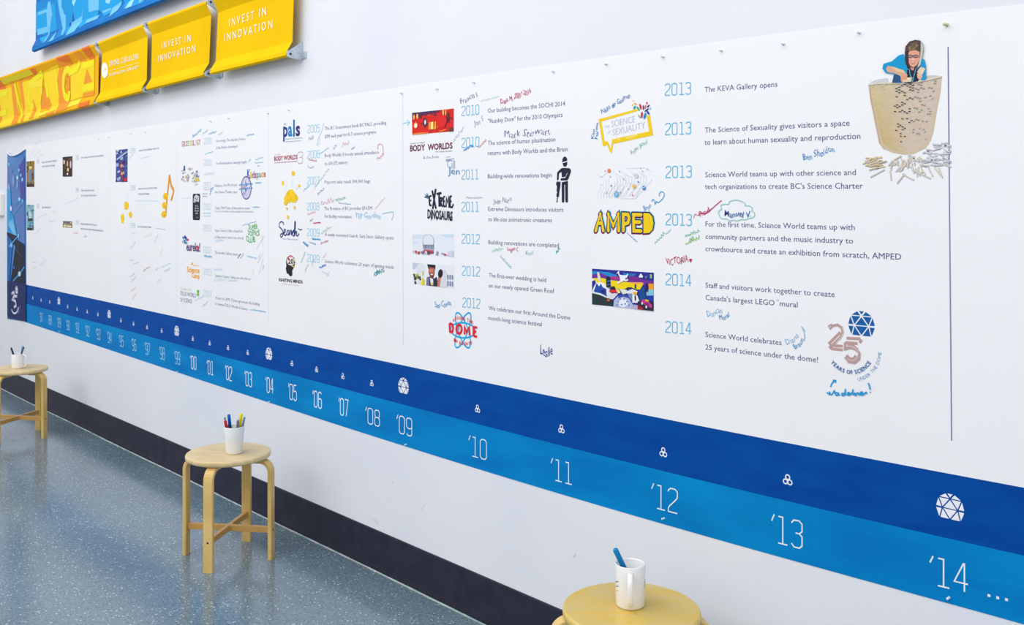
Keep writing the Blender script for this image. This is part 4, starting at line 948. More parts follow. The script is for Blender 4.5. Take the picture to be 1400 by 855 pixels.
# ---- pictures and logos; each is one flat print with its inks
def quad_map(q):
    """unit square -> pixel quad TL, TR, BR, BL"""
    (x0, y0), (x1, y1), (x2, y2), (x3, y3) = q
    return lambda u, v: (x0 * (1 - u) * (1 - v) + x1 * u * (1 - v) + x2 * u * v + x3 * (1 - u) * v, y0 * (1 - u) * (1 - v) + y1 * u * (1 - v) + y2 * u * v + y3 * (1 - u) * v)
class Pic(Art):
    def __init__(s, q, bg, **k):
        super().__init__(**k); s.q = quad_map(q); s.poly([(0, 0), (1, 0), (1, 1), (0, 1)], bg)
    def P(s, p):
        return W(*s.q(min(max(p[0], 0), 1), min(max(p[1], 0), 1)), s.off)
    def rects(s, n, seed, cols, rx=(0.02, 0.08), ry=(0.04, 0.14), box=(0, 1, 0, 1)):
        rnd = random.Random(seed)
        for _ in range(n):
            cx, cy = rnd.uniform(box[0], box[1]), rnd.uniform(box[2], box[3]); a, b = rnd.uniform(*rx), rnd.uniform(*ry)
            s.poly([(cx - a, cy - b * rnd.uniform(0.5, 1)), (cx + a * rnd.uniform(0.6, 1), cy - b), (cx + a, cy + b * rnd.uniform(0.5, 1)), (cx - a * rnd.uniform(0.6, 1), cy + b)], rnd.choice(cols))
# red hall photo
p = Pic([(563.8, 154.5), (621, 148.4), (620.7, 179.7), (564, 184.4)], (220, 34, 34))
Z1 = lambda x, y: ((x - 119) / 487.0, ((y - 211) + (x - 119) * 0.105) / 252.0)
p.poly([(0, 0), (0.68, 0), (0.66, 0.10), (0.3, 0.18), (0.06, 0.16), (0, 0.3)], (100, 40, 80)); p.poly([(0.02, 0), (0.66, 0), (0.64, 0.04), (0.02, 0.06)], (40, 50, 96))
p.rects(16, 3, [(110, 40, 70), (150, 30, 50), (180, 30, 40)], (0.01, 0.05), (0.03, 0.09)); p.rects(10, 5, [(236, 120, 40), (200, 30, 40)], (0.01, 0.04), (0.01, 0.03))
for cx, cy, rx, ry, c in ((0.05, 0.2, 0.018, 0.12, (240, 190, 90)), (0.13, 0.18, 0.02, 0.12, (250, 210, 110)), (0.09, 0.58, 0.05, 0.14, (236, 150, 60)), (0.09, 0.6, 0.033, 0.1, (252, 250, 240)), (0.31, 0.5, 0.045, 0.22, (90, 50, 60)), (0.32, 0.48, 0.02, 0.11, (230, 230, 244)), (0.2, 0.2, 0.03, 0.1, (70, 60, 60)), (0.75, 0.12, 0.014, 0.14, (246, 220, 130)), (0.81, 0.14, 0.014, 0.13, (250, 190, 80)), (0.88, 0.3, 0.02, 0.2, (80, 60, 60))): p.ell(cx, cy, rx, ry, c, 12)
p.poly([(0.4, 0.5), (0.52, 0.5), (0.53, 0.84), (0.4, 0.82)], (240, 150, 50)); p.poly([(0.46, 0.5), (0.51, 0.5), (0.51, 0.83), (0.46, 0.82)], (252, 226, 150)); p.poly([(0.55, 0.5), (0.58, 0.5), (0.58, 0.84), (0.54, 0.84)], (240, 180, 70)); p.poly([(0.66, 0.3), (0.8, 0.3), (0.84, 0.5), (0.78, 0.8), (0.64, 0.78), (0.58, 0.5)], (226, 36, 36))
p.stroke([(0.98, 0.45), (0.86, 0.32), (0.84, 0.55), (0.78, 0.8)], 0.004, (120, 40, 50)); p.poly([(0.02, 0.95), (0.2, 0.93), (0.4, 0.95), (0.4, 1), (0, 1)], (240, 130, 40)); p.poly([(0.62, 0.98), (0.8, 0.86), (0.84, 0.9), (0.66, 1)], (240, 120, 40)); p.poly([(0.88, 0.84), (1, 0.82), (1, 1), (0.9, 1)], (110, 60, 50))
p.build('printed_photo', TB, 'red printed photo of a festive interior')
# pale dome photo
p = Pic([(564, 321), (620.8, 319.9), (620.6, 351.2), (564.4, 347.7)], (230, 234, 244))
p.poly([(0, 0.02), (0.35, 0.0), (0.5, 0.1), (0.3, 0.2), (0, 0.22)], (214, 224, 240)); p.poly([(0.68, 0.04), (1, 0.02), (1, 0.17), (0.8, 0.16)], (204, 222, 240)); p.poly([(0, 0.3), (0.2, 0.34), (0.12, 0.5), (0, 0.5)], (216, 226, 242))
p.ell(0.39, 0.35, 0.145, 0.36, (176, 186, 206), 20); p.ell(0.385, 0.32, 0.125, 0.30, (226, 230, 240), 20); p.poly([(0.25, 0.5), (0.53, 0.5), (0.53, 0.78), (0.27, 0.78)], (164, 172, 194))
for i in range(7): p.poly([(0.26 + i * 0.04, 0.48 + 0.03 * (i % 2)), (0.285 + i * 0.04, 0.5), (0.29 + i * 0.035, 0.7), (0.27 + i * 0.04, 0.66)], (70, 84, 120) if i % 2 else (110, 120, 150))
p.rects(18, 9, [(60, 70, 100), (120, 130, 160), (190, 190, 206), (200, 60, 70)], (0.01, 0.035), (0.04, 0.1), (0.02, 0.52, 0.86, 0.95)); p.poly([(0.28, 0.74), (0.52, 0.77), (0.52, 0.83), (0.28, 0.8)], (206, 60, 80)); p.rects(8, 2, [(70, 80, 110), (150, 160, 180), (200, 60, 70)], (0.01, 0.03), (0.02, 0.06), (0.55, 0.85, 0.84, 0.95)); p.poly([(0.86, 0.78), (1, 0.74), (1, 1), (0.86, 0.98)], (206, 212, 228))
p.build('printed_photo', TB, 'pale printed photo of a glass dome under a grey sky')
# wedding photo
p = Pic([(564.4, 359.4), (620.8, 363.2), (621.4, 394.5), (564.7, 388.3)], (232, 234, 242))
p.poly([(0, 0), (0.2, 0), (0.05, 0.3), (0, 0.3)], (196, 200, 218)); p.ell(0.2, 0.3, 0.11, 0.3, (222, 226, 236), 16); p.rects(10, 8, [(70, 90, 70), (150, 160, 60), (214, 206, 40), (40, 54, 50)], (0.02, 0.05), (0.05, 0.14), (0.02, 0.2, 0.55, 0.95)); p.rects(7, 12, [(236, 222, 20), (214, 200, 30)], (0.01, 0.03), (0.08, 0.2), (0.22, 0.27, 0.4, 0.95)); p.ell(0.13, 0.85, 0.05, 0.12, (226, 228, 232), 10)
p.poly([(0.35, 0.62), (0.45, 0.56), (0.52, 0.66), (0.58, 0.56), (0.64, 1), (0.33, 1)], (52, 50, 72)); p.poly([(0.34, 0.66), (0.4, 0.6), (0.4, 1), (0.33, 1)], (120, 124, 150)); p.poly([(0.42, 0.62), (0.5, 0.68), (0.5, 0.95), (0.44, 0.95)], (230, 230, 236)); p.ell(0.465, 0.34, 0.075, 0.26, (176, 100, 80), 16); p.poly([(0.4, 0.42), (0.53, 0.44), (0.5, 0.64), (0.44, 0.62)], (120, 64, 56)); p.poly([(0.36, 0.02), (0.56, 0.03), (0.55, 0.26), (0.52, 0.16), (0.41, 0.15), (0.39, 0.26)], (34, 30, 44)); p.ell(0.455, 0.3, 0.05, 0.08, (206, 126, 100), 10); p.stroke([(0.44, 0.46), (0.47, 0.48), (0.5, 0.46)], 0.004, (240, 230, 226)); p.ell(0.47, 0.9, 0.03, 0.07, (214, 210, 110), 8)
p.poly([(0.6, 1), (0.62, 0.55), (0.72, 0.55), (0.66, 1)], (206, 126, 110)); p.poly([(0.66, 1), (0.7, 0.5), (0.78, 0.2), (0.86, 0.5), (0.84, 0.9), (0.8, 1)], (216, 218, 228)); p.ell(0.68, 0.4, 0.06, 0.2, (44, 34, 44), 12, rot=0.06)
for i in range(3):
    for j in range(2): p.poly([(0.84 + i * 0.055, 0.42 + j * 0.28), (0.87 + i * 0.055, 0.42 + j * 0.28), (0.87 + i * 0.055, 0.62 + j * 0.3), (0.84 + i * 0.055, 0.62 + j * 0.3)], (130, 140, 170))
p.build('printed_photo', TB, 'printed photo of a couple in wedding clothes')
# colourful mural photo
p = Pic([(809.8, 367.4), (894.4, 373.1), (894.2, 425.4), (810.2, 416.3)], (44, 46, 150))
M = lambda x, y: ((x - 122) / 1030.0, (y - 90 - (x - 122) * 0.068 - 0.0) / (598.0 + (x - 122) * 0.039))
def mp(pts, c): p.poly([M(*q) for q in pts], c)
def me(x, y, rx, ry, c, n=14): p.poly([M(x + rx * math.cos(2 * math.pi * i / n), y + ry * math.sin(2 * math.pi * i / n)) for i in range(n)], c)
mp([(122, 130), (400, 150), (540, 200), (520, 260), (380, 220), (200, 210), (122, 200)], (20, 140, 204)); mp([(640, 160), (860, 180), (780, 240), (640, 200)], (24, 120, 196)); mp([(122, 190), (260, 160), (420, 230), (560, 250), (900, 260), (1150, 300), (1150, 380), (122, 330)], (112, 48, 150)); mp([(420, 220), (560, 220), (600, 280), (430, 270)], (170, 50, 140)); mp([(740, 200), (900, 240), (900, 300), (760, 290)], (120, 40, 140))
mp([(122, 250), (300, 250), (460, 285), (760, 320), (980, 330), (940, 440), (500, 430), (122, 330)], (244, 214, 20)); mp([(700, 315), (960, 320), (980, 350), (820, 350)], (246, 170, 80)); mp([(1060, 340), (1148, 345), (1148, 440), (1070, 440)], (240, 160, 30)); mp([(1030, 440), (1150, 440), (1150, 560), (1030, 560)], (130, 196, 220)); mp([(1030, 540), (1150, 540), (1150, 660), (1010, 640)], (30, 60, 160))
mp([(122, 262), (150, 262), (210, 330), (250, 310), (340, 340), (370, 420), (370, 560), (122, 480)], (238, 240, 246)); mp([(122, 300), (170, 280), (190, 330), (150, 400), (122, 480)], (40, 46, 130)); mp([(150, 470), (200, 330), (240, 390), (270, 340), (300, 400), (360, 430), (370, 580), (220, 520)], (36, 76, 170)); mp([(250, 470), (330, 430), (340, 520)], (30, 40, 120))
mp([(210, 150), (240, 150), (270, 250), (260, 300), (220, 290)], (220, 222, 200)); mp([(355, 240), (390, 215), (430, 240), (438, 400), (360, 400)], (28, 34, 70)); mp([(365, 290), (435, 285), (430, 310), (368, 315)], (40, 110, 180)); mp([(365, 350), (435, 345), (430, 360), (368, 370)], (40, 110, 180))
mp([(430, 390), (500, 385), (520, 440), (480, 470), (440, 440)], (30, 34, 48)); mp([(365, 400), (420, 430), (460, 560), (400, 600), (365, 520)], (226, 228, 238)); mp([(405, 450), (500, 440), (550, 460), (540, 490), (420, 490)], (226, 44, 44)); mp([(420, 510), (520, 500), (560, 510), (480, 600), (400, 600)], (216, 216, 226)); mp([(580, 430), (700, 440), (720, 500), (640, 520)], (226, 228, 220)); mp([(520, 430), (580, 440), (600, 500), (550, 500)], (236, 220, 130))
mp([(122, 480), (250, 510), (400, 580), (480, 640), (480, 716), (122, 690)], (38, 54, 60)); mp([(122, 478), (260, 500), (400, 572), (395, 590), (250, 528), (122, 498)], (226, 230, 226)); mp([(380, 600), (420, 610), (410, 640), (370, 630)], (230, 90, 40))
me(640, 680, 165, 150, (176, 190, 224), 20) if False else mp([(480, 725), (490, 620), (560, 545), (650, 520), (740, 555), (800, 640), (815, 762)], (176, 188, 222)); mp([(560, 545), (650, 520), (740, 555), (800, 640), (812, 700), (740, 590), (650, 560), (560, 590)], (70, 80, 170)); mp([(570, 640), (620, 580), (700, 610), (730, 690), (660, 740), (580, 720)], (232, 236, 244))
for x, y in ((560, 640), (600, 600), (660, 600), (710, 640), (740, 700), (620, 690), (680, 680), (540, 700)): me(x, y, 16, 14, (120, 130, 200), 7)
mp([(660, 440), (720, 400), (780, 400), (880, 450), (830, 460), (750, 430)], (50, 52, 84)); mp([(700, 470), (800, 430), (890, 470), (860, 520), (740, 540)], (226, 228, 236)); mp([(730, 500), (800, 510), (810, 640), (740, 560)], (120, 140, 180)); mp([(800, 480), (870, 480), (880, 520), (820, 520)], (246, 180, 20)); mp([(800, 530), (880, 530), (920, 640), (880, 660), (800, 660)], (236, 238, 240)); mp([(835, 540), (860, 540), (865, 620), (840, 630)], (40, 40, 70)); mp([(815, 690), (890, 700), (890, 770), (820, 765)], (180, 170, 200))
mp([(840, 350), (860, 350), (862, 430), (838, 420)], (30, 40, 110)); mp([(915, 640), (915, 470), (960, 380), (1010, 420), (1030, 640)], (24, 76, 140)); mp([(1020, 340), (1060, 340), (1060, 480), (1025, 470)], (30, 34, 90)); mp([(890, 640), (960, 620), (1150, 640), (1150, 800), (890, 775)], (46, 40, 70)); mp([(940, 640), (980, 600), (1060, 630), (1130, 700), (1125, 750), (1060, 720), (1000, 690)], (206, 60, 130)); mp([(1000, 660), (1060, 660), (1100, 720), (1040, 720)], (130, 40, 130)); mp([(1020, 600), (1080, 620), (1070, 640), (1020, 630)], (230, 200, 40)); me(965, 670, 14, 24, (220, 224, 230), 8); me(1035, 730, 16, 24, (220, 224, 230), 8); mp([(900, 700), (980, 740), (970, 780), (895, 770)], (170, 30, 50))
mp([(530, 180), (580, 120), (590, 190), (640, 200), (700, 200), (725, 170), (730, 190), (710, 250), (740, 280), (700, 300), (660, 290), (560, 345), (545, 340), (600, 280), (590, 230), (560, 165)], (238, 240, 248)); mp([(680, 250), (715, 245), (715, 268), (690, 275)], (40, 60, 120))
for x, y in ((928, 222), (962, 222), (945, 195)): me(x, y, 18, 22, (236, 238, 246), 8)
mp([(1095, 185), (1130, 190), (1130, 255), (1098, 250)], (150, 200, 130)); p.stroke([M(1010, 215), M(1035, 250), M(1050, 205)], 0.002, (150, 150, 200))
p.build('printed_photo', TB, 'bright printed photo of a toy brick city mural with a white plane')

# oldest photos
p = Pic([(36.5, 221), (47.5, 220), (47.2, 255.6), (36.8, 255.8)], (150, 120, 60)); p.rects(22, 1, [(90, 70, 40), (206, 180, 90), (110, 120, 130), (70, 90, 120), (60, 44, 36)], (0.06, 0.2), (0.03, 0.09)); p.ell(0.45, 0.55, 0.2, 0.32, (120, 134, 160), 12); p.ell(0.5, 0.25, 0.22, 0.07, (226, 206, 130), 8); p.poly([(0, 0.9), (1, 0.88), (1, 1), (0, 1)], (70, 40, 36)); p.build('printed_photo', TB, 'brown old printed photo of a street crowd')
p = Pic([(36.5, 280), (46.8, 280.2), (46.6, 315.2), (36.7, 314.8)], (130, 180, 190)); p.rects(18, 6, [(60, 80, 90), (190, 206, 210), (90, 110, 130), (60, 150, 180)], (0.06, 0.2), (0.03, 0.08)); p.ell(0.5, 0.4, 0.2, 0.16, (200, 210, 214), 10); p.poly([(0.2, 0.55), (0.8, 0.52), (0.9, 0.62), (0.2, 0.66)], (60, 64, 70)); p.poly([(0.1, 0.9), (0.8, 0.9), (0.8, 1), (0.1, 1)], (40, 44, 50)); p.build('printed_photo', TB, 'grey teal old printed photo')
p = Pic([(86, 215), (99.4, 213.6), (99.2, 241.6), (86, 241.8)], (62, 44, 40)); p.rects(10, 4, [(30, 26, 30), (110, 70, 50), (90, 40, 40)], (0.05, 0.14), (0.05, 0.12)); [p.ell(x, y, a, b, c, 8) for x, y, a, b, c in ((0.15, 0.25, 0.08, 0.12, (230, 214, 200)), (0.5, 0.35, 0.07, 0.16, (226, 190, 140)), (0.82, 0.4, 0.09, 0.2, (214, 190, 200)), (0.55, 0.65, 0.1, 0.1, (246, 206, 130)), (0.5, 0.86, 0.08, 0.06, (240, 230, 220)))]; p.build('printed_photo', TB, 'dark brown old printed photo of stage lights')
p = Pic([(86, 302), (99.4, 302.6), (99.2, 311.8), (86, 311)], (150, 110, 60)); p.poly([(0, 0), (1, 0), (1, 0.5), (0, 0.5)], (206, 206, 196)); p.stroke([(0.05, 0.25), (0.95, 0.25)], 0.02, (120, 110, 110)); p.stroke([(0.08, 0.78), (0.92, 0.78)], 0.012, (230, 220, 190)); p.rects(8, 3, [(90, 60, 40), (226, 220, 210)], (0.02, 0.05), (0.06, 0.14)); p.build('printed_label', TB, 'small brown and cream printed title strip')
p = Pic([(158.8, 205.4), (175, 203.6), (174.6, 249), (158.7, 249)], (60, 76, 150)); p.rects(46, 11, [(40, 40, 100), (110, 140, 200), (160, 180, 220), (90, 50, 110), (200, 206, 230), (40, 60, 140)], (0.05, 0.16), (0.015, 0.05)); p.poly([(0.35, 0.4), (0.6, 0.34), (0.72, 1), (0.42, 1)], (110, 60, 110)); p.ell(0.52, 0.5, 0.12, 0.05, (240, 150, 100), 8); p.ell(0.55, 0.74, 0.1, 0.05, (244, 160, 80), 8); p.ell(0.86, 0.93, 0.12, 0.06, (220, 40, 60), 8); p.stroke([(0.1, 0.3), (0.9, 0.1)], 0.01, (180, 200, 236)); p.build('printed_photo', TB, 'blue and violet printed photo of a crowd hall')
# note emblem and popcorn
a = Art(zoom=(130, 180, 3.567)); OR2, YE2 = (226, 150, 20), (246, 194, 26)
a.stroke([(345, 410), (352, 330), (364, 212)], 0.02, OR2); a.stroke([(364, 212), (372, 262), (384, 290), (372, 336)], 0.02, OR2, smooth=True)
for x, y in ((345, 316), (340, 360), (337, 404)): a.ell(x, y, 13, 17, YE2, 12); a.ell(x + 2, y + 6, 6, 8, (236, 170, 20), 8)
a.build('music_note_emblem', TB)
def popcorn(items, z):
    a = Art(zoom=z); rnd = random.Random(5)
    for x, y, rx, ry in items:
        for k in range(6):
            t = k * 1.05; a.ell(x + rx * 0.5 * math.cos(t), y + ry * 0.5 * math.sin(t), rx * rnd.uniform(0.5, 0.7), ry * rnd.uniform(0.45, 0.65), (250, 208, 30) if k % 2 else (244, 194, 20), 8)
    return a
popcorn([(154, 361, 11, 20), (135, 424, 8, 25), (174, 406, 8, 15)], (130, 180, 3.567)).build('popcorn_emblem', TB, 'three yellow printed popcorn shapes')
a = popcorn([(222, 550, 17, 24), (122, 645, 11, 26), (283, 672, 11, 16), (200, 740, 34, 36), (170, 800, 36, 40), (230, 790, 36, 44), (200, 770, 50, 50), (150, 840, 16, 18)], (370, 160, 7.12)); a.stroke([(212, 680), (214, 605)], 0.002, (216, 216, 230)); a.stroke([(165, 675), (145, 655)], 0.002, (216, 216, 230)); a.stroke([(250, 705), (268, 690)], 0.002, (216, 216, 230))
a.z = (370, 280, 7.12)
for x, y, rx, ry in ((163, 38, 11, 15), (238, 28, 11, 17), (172, 120, 14, 22)):
    a.ell(x, y - ry * 0.3, rx * 0.8, ry * 0.6, (246, 196, 24), 8); a.ell(x, y + ry * 0.3, rx * 0.6, ry * 0.6, (250, 210, 30), 8)
a.build('popcorn_emblem', TB, 'cluster of yellow printed popcorn')
# column of 2000 - 2004: logos
a = Art(zoom=(240, 170, 6.577))
for i, ch in enumerate('GROSSOLOGY'): a.text(ch, (58 + i * 17.2, 203 - i * 1.9), (58 + i * 17.2 + 14.5, 202 - i * 1.9), 50, [(190, 70, 80), (206, 60, 80), (110, 50, 60), (150, 180, 120), (226, 200, 60), (130, 170, 80), (206, 40, 60), (196, 200, 216), (220, 110, 60), (206, 60, 80)][i], offset=0.01)
a.build('printed_logo', TB, 'multicoloured GROSSOLOGY lettering')
a = Art(zoom=(240, 170, 6.577)); rnd = random.Random(8)
for i in range(46):
    x = rnd.uniform(50, 215); top = 380 + abs(x - 120) * 0.6; y = rnd.uniform(top, 515)
    a.ell(x, y, rnd.uniform(3, 9), rnd.uniform(5, 18), rnd.choice([(176, 190, 206), (206, 206, 200), (120, 150, 190), (210, 180, 90), (150, 190, 160), (200, 170, 180), (226, 226, 230), (60, 100, 170)]), 6, rot=rnd.uniform(0, 1))
a.poly([(76, 420), (78, 376), (88, 370), (90, 415)], (50, 96, 176)); a.poly([(178, 490), (210, 480), (222, 514), (180, 512)], (226, 196, 80)); a.build('printed_drawing', TB, 'small multicoloured printed drawing')
a = Art(zoom=(240, 170, 6.577))
a.ell(638, 572, 48, 107, (90, 96, 160), 22); a.ell(638, 572, 41, 96, (206, 206, 228), 22); rnd = random.Random(2)
for i in range(16):
    t = rnd.uniform(0, 6.28); q = rnd.uniform(0, 0.8); a.ell(638 + 42 * q * math.cos(t), 572 + 96 * q * math.sin(t), rnd.uniform(5, 11), rnd.uniform(8, 18), rnd.choice([(130, 120, 180), (170, 160, 206), (226, 226, 240), (200, 160, 190)]), 7)
for y in (545, 580): a.scribble((575, y + 8), (695, y - 2), 14, (20, 150, 214), w=0.005)
a.build('printed_emblem', TB, 'violet printed globe crossed by blue signatures')
a = Art(zoom=(240, 170, 6.577))
for i, (ch, c) in enumerate(zip('Kidspace', [(30, 80, 160), (240, 180, 30), (60, 80, 170), (206, 40, 60), (40, 150, 210), (120, 180, 60), (226, 150, 40), (214, 40, 60)])):
    x0 = 646 + (0 if i == 0 else 26 + (i - 1) * 20.5); a.text(ch, (x0, 488 - i * 2 if i != 5 else 478), (x0 + (30 if i == 0 else 18), 487 - i * 2 if i != 5 else 477), 84 if i == 0 else 62, c, offset=0.02)
a.build('printed_logo', TB, 'multicoloured Kidspace lettering')
a = Art(zoom=(240, 170, 6.577))
a.poly([(162, 625), (218, 625), (224, 640), (222, 850), (216, 864), (162, 862), (157, 850), (157, 640)], (38, 40, 50)); a.poly([(170, 650), (190, 632), (215, 650), (212, 700), (180, 690), (163, 700)], (206, 206, 214)); a.stroke([(175, 660), (195, 680), (205, 655)], 0.004, (40, 40, 50)); a.poly([(162, 690), (186, 684), (186, 704), (165, 706)], (170, 176, 190))
for i in range(4): a.text('CHNA'[i], (178, 742 + i * 22), (208, 742 + i * 22), 15, (190, 194, 204), offset=0.015)
a.stroke([(188, 838), (208, 838)], 0.008, (90, 96, 110)); a.build('printed_card', TB, 'black upright printed card with pale lettering')
a = Art(zoom=(240, 290, 6.107)); rnd = random.Random(7)
for i in range(20):
    t = i * 0.9; q = 0.3 + 0.7 * ((i * 7) % 10) / 10; a.ell(84 + 24 * q * math.cos(t), 232 + 46 * q * math.sin(t), 7, 11, [(40, 130, 200), (30, 50, 120), (206, 60, 90), (60, 170, 200), (90, 110, 150), (180, 190, 210)][i % 6], 7)
a.text('eureka!', (94, 322), (208, 330), 70, (84, 40, 120), offset=0.02); a.ell(192, 300, 9, 14, (220, 40, 60), 7); a.build('printed_logo', TB, 'purple eureka lettering with a cluster of coloured dots')
a = Art(zoom=(240, 290, 6.107)); OG = (246, 166, 20)
a.text('Science', (97, 500), (203, 512), 46, OG, offset=0.03); a.text('Camp', (136, 545), (204, 558), 40, OG, offset=0.03); a.text('summer', (150, 450), (201, 456), 14, (246, 196, 90), offset=0.01); a.poly([(140, 418), (146, 430), (150, 440), (140, 442), (134, 442), (134, 430)], OG); a.build('printed_logo', TB, 'orange Science Camp lettering')
a = Art(zoom=(240, 290, 6.107))
a.text('TELUS WORLD', (42, 694), (174, 716), 34, (90, 100, 150), offset=0.0); a.text('OF SCIENCE', (42, 748), (140, 764), 34, (110, 116, 160), offset=0.0); a.text('CELEBRATING', (42, 648), (136, 662), 18, (196, 216, 196)); a.ell(190, 664, 11, 15, (120, 190, 50), 10); a.ell(190, 690, 11, 14, (130, 196, 70), 10); a.build('printed_logo', TB, 'thin blue TELUS WORLD OF SCIENCE lettering with green dots')
a = Art(zoom=(240, 290, 6.107)); SG = (60, 170, 80)
a.text('SUPER', (610, 150), (690, 142), 40, SG, offset=0.02, hand=0.8); a.text('SCIENCE', (606, 196), (704, 196), 42, SG, offset=0.02, hand=0.8); a.text('CLUB', (590, 248), (668, 258), 46, SG, offset=0.02, hand=0.8)
a.build('printed_logo', TB, 'green hand drawn SUPER SCIENCE CLUB lettering')
# column of 2005 - 2009: logos
a = Art(zoom=(370, 160, 7.12))
a.text('p', (124, 190), (170, 187), 138, (28, 60, 140), offset=0.03); a.text('a', (172, 186), (214, 184), 138, (20, 130, 200), offset=0.03); a.text('l', (222, 184), (238, 183), 150, (24, 110, 180), offset=0.05); a.text('s', (246, 182), (290, 180), 138, (50, 44, 120), offset=0.03); a.text('BC', (133, 80), (156, 76), 20, (40, 140, 200), offset=0.0)
a.text('Program for the Advancement', (148, 221), (315, 207), 12, (70, 130, 190)); a.text('and Learning of Science', (145, 247), (297, 236), 12, (70, 130, 190)); a.build('printed_logo', TB, 'blue BC pals lettering')
a = Art(zoom=(370, 160, 7.12))
a.text('BODY WORLDS', (37, 428), (266, 410), 42, (176, 40, 70), offset=0.034); a.digits('3', (267, 456), (315, 452), 112, 0.003, (190, 130, 160)); a.stroke([(38, 445), (264, 428)], 0.002, (200, 150, 170)); a.text('The Anatomical Exhibition of Real Human Bodies', (42, 452), (262, 438), 9, (196, 150, 170)); a.text('Gunther von Hagens', (40, 372), (100, 368), 8, (170, 150, 170)); a.build('printed_logo', TB, 'red BODY WORLDS 3 lettering')
a = Art(zoom=(370, 280, 7.12)); SN = (36, 50, 120)
a.stroke([(130, 200), (126, 176), (104, 166), (88, 186), (88, 214), (108, 236), (122, 258), (124, 290), (108, 316), (98, 306), (104, 286), (128, 280), (146, 262), (146, 242), (134, 248), (134, 290), (150, 298), (166, 268)], 0.0065, SN, smooth=True)
a.stroke([(178, 250), (164, 258), (162, 290), (176, 292), (184, 252), (184, 292), (196, 270), (198, 250), (206, 258), (206, 292), (220, 256), (232, 250)], 0.006, SN, smooth=True); a.stroke([(228, 262), (216, 280), (220, 300), (236, 292), (246, 180), (238, 176), (234, 300), (250, 262), (258, 270), (254, 296), (266, 304), (280, 280)], 0.006, SN, smooth=True); a.stroke([(272, 232), (290, 244), (310, 240)], 0.005, SN, smooth=True)
a.text('SARA STERN GALLERY', (120, 338), (270, 346), 12, (150, 150, 180)); a.build('printed_logo', TB, 'navy handwritten Search lettering')
a = Art(zoom=(370, 280, 7.12))
a.poly([(152, 560), (160, 520), (184, 500), (214, 502), (236, 530), (238, 580), (232, 610), (214, 640), (214, 690), (196, 700), (184, 690), (176, 676), (158, 668), (154, 640), (150, 620), (156, 600)], (34, 34, 42))
a.ell(200, 548, 40, 44, (236, 226, 226), 14); a.text('20', (172, 574), (226, 576), 46, (60, 40, 60), offset=0.03)
for x, y, c in ((180, 506, (214, 60, 90)), (196, 496, (226, 110, 120)), (212, 504, (230, 80, 110)), (176, 524, (230, 60, 60)), (228, 520, (120, 160, 120)), (232, 540, (226, 190, 60)), (228, 604, (206, 190, 50)), (214, 596, (226, 200, 60)), (236, 560, (60, 40, 40))): a.ell(x, y, 8, 9, c, 7)
a.text('IGNITING MINDS', (84, 744), (315, 768), 30, (30, 34, 50), offset=0.024); a.text('FOR 20 YEARS', (118, 778), (276, 796), 18, (226, 200, 214)); a.build('printed_logo', TB, 'black head silhouette with the number 20 over IGNITING MINDS')
# column of 2010 - 2012: logos
a = Art(zoom=(550, 130, 8.554)); MR = (112, 26, 66)
a.text('BODY', (94, 660), (270, 646), 68, MR, offset=0.034); a.text('WORLDS', (300, 645), (592, 624), 68, MR, offset=0.034); a.text('Gunther von Hagens', (95, 578), (270, 560), 17, (120, 110, 140)); a.text('The Original Exhibition', (390, 672), (588, 662), 17, (120, 110, 140)); a.text('& the Brain', (248, 748), (430, 736), 34, (120, 120, 150), offset=-0.01)
a.text('BICAST', (515, 780), (607, 770), 32, (90, 96, 140), offset=0.0); a.stroke([(516, 728), (565, 722)], 0.002, (150, 150, 180)); a.build('printed_logo', TB, 'maroon BODY WORLDS and the Brain lettering')
a = Art(zoom=(555, 240, 5.345)); DK = (28, 32, 56)
for pts, w in (([(172, 152), (176, 222)], 0.010), ([(172, 154), (190, 148)], 0.007), ([(174, 186), (188, 182)], 0.007), ([(176, 222), (190, 216)], 0.007), ([(194, 110), (222, 244)], 0.010), ([(220, 98), (198, 246)], 0.011), ([(226, 136), (262, 128)], 0.009), ([(244, 132), (246, 228)], 0.010),
               ([(252, 160), (254, 228)], 0.008), ([(252, 162), (266, 168), (264, 186), (254, 190), (270, 230)], 0.008), ([(276, 156), (278, 228)], 0.008), ([(276, 158), (288, 154)], 0.007), ([(277, 190), (287, 188)], 0.007), ([(278, 228), (290, 224)], 0.007), ([(296, 232), (298, 160), (306, 200), (314, 152), (318, 236)], 0.008), ([(324, 154), (326, 232)], 0.008), ([(324, 156), (338, 150)], 0.007), ([(325, 190), (336, 188)], 0.007), ([(326, 232), (342, 232), (350, 208)], 0.007)): a.stroke(pts, w, DK)
a.poly([(134, 160), (150, 150), (136, 132), (156, 146), (156, 124), (166, 148), (176, 150), (172, 170)], (70, 90, 120))
a.text('DINOSAURS', (161, 312), (344, 330), 64, DK, offset=0.028)
for x in (190, 228, 330): a.poly([(x - 5, 300), (x + 5, 300), (x, 336)], DK)
a.build('printed_logo', TB, 'black jagged EXTREME DINOSAURS lettering')
a = Art(zoom=(590, 400, 9.5)); CB, RD = (10, 168, 222), (222, 36, 56)
def loop(cx, cy, rx, ry, rot): a.stroke([(cx + rx * math.cos(t) * math.cos(rot) - ry * math.sin(t) * math.sin(rot), cy + rx * math.cos(t) * math.sin(rot) + ry * math.sin(t) * math.cos(rot)) for t in [k * math.pi / 16 for k in range(33)]], 0.0062, CB)
loop(412, 492, 66, 240, -0.32); loop(412, 492, 66, 240, 0.36); loop(412, 492, 160, 98, 0.1)
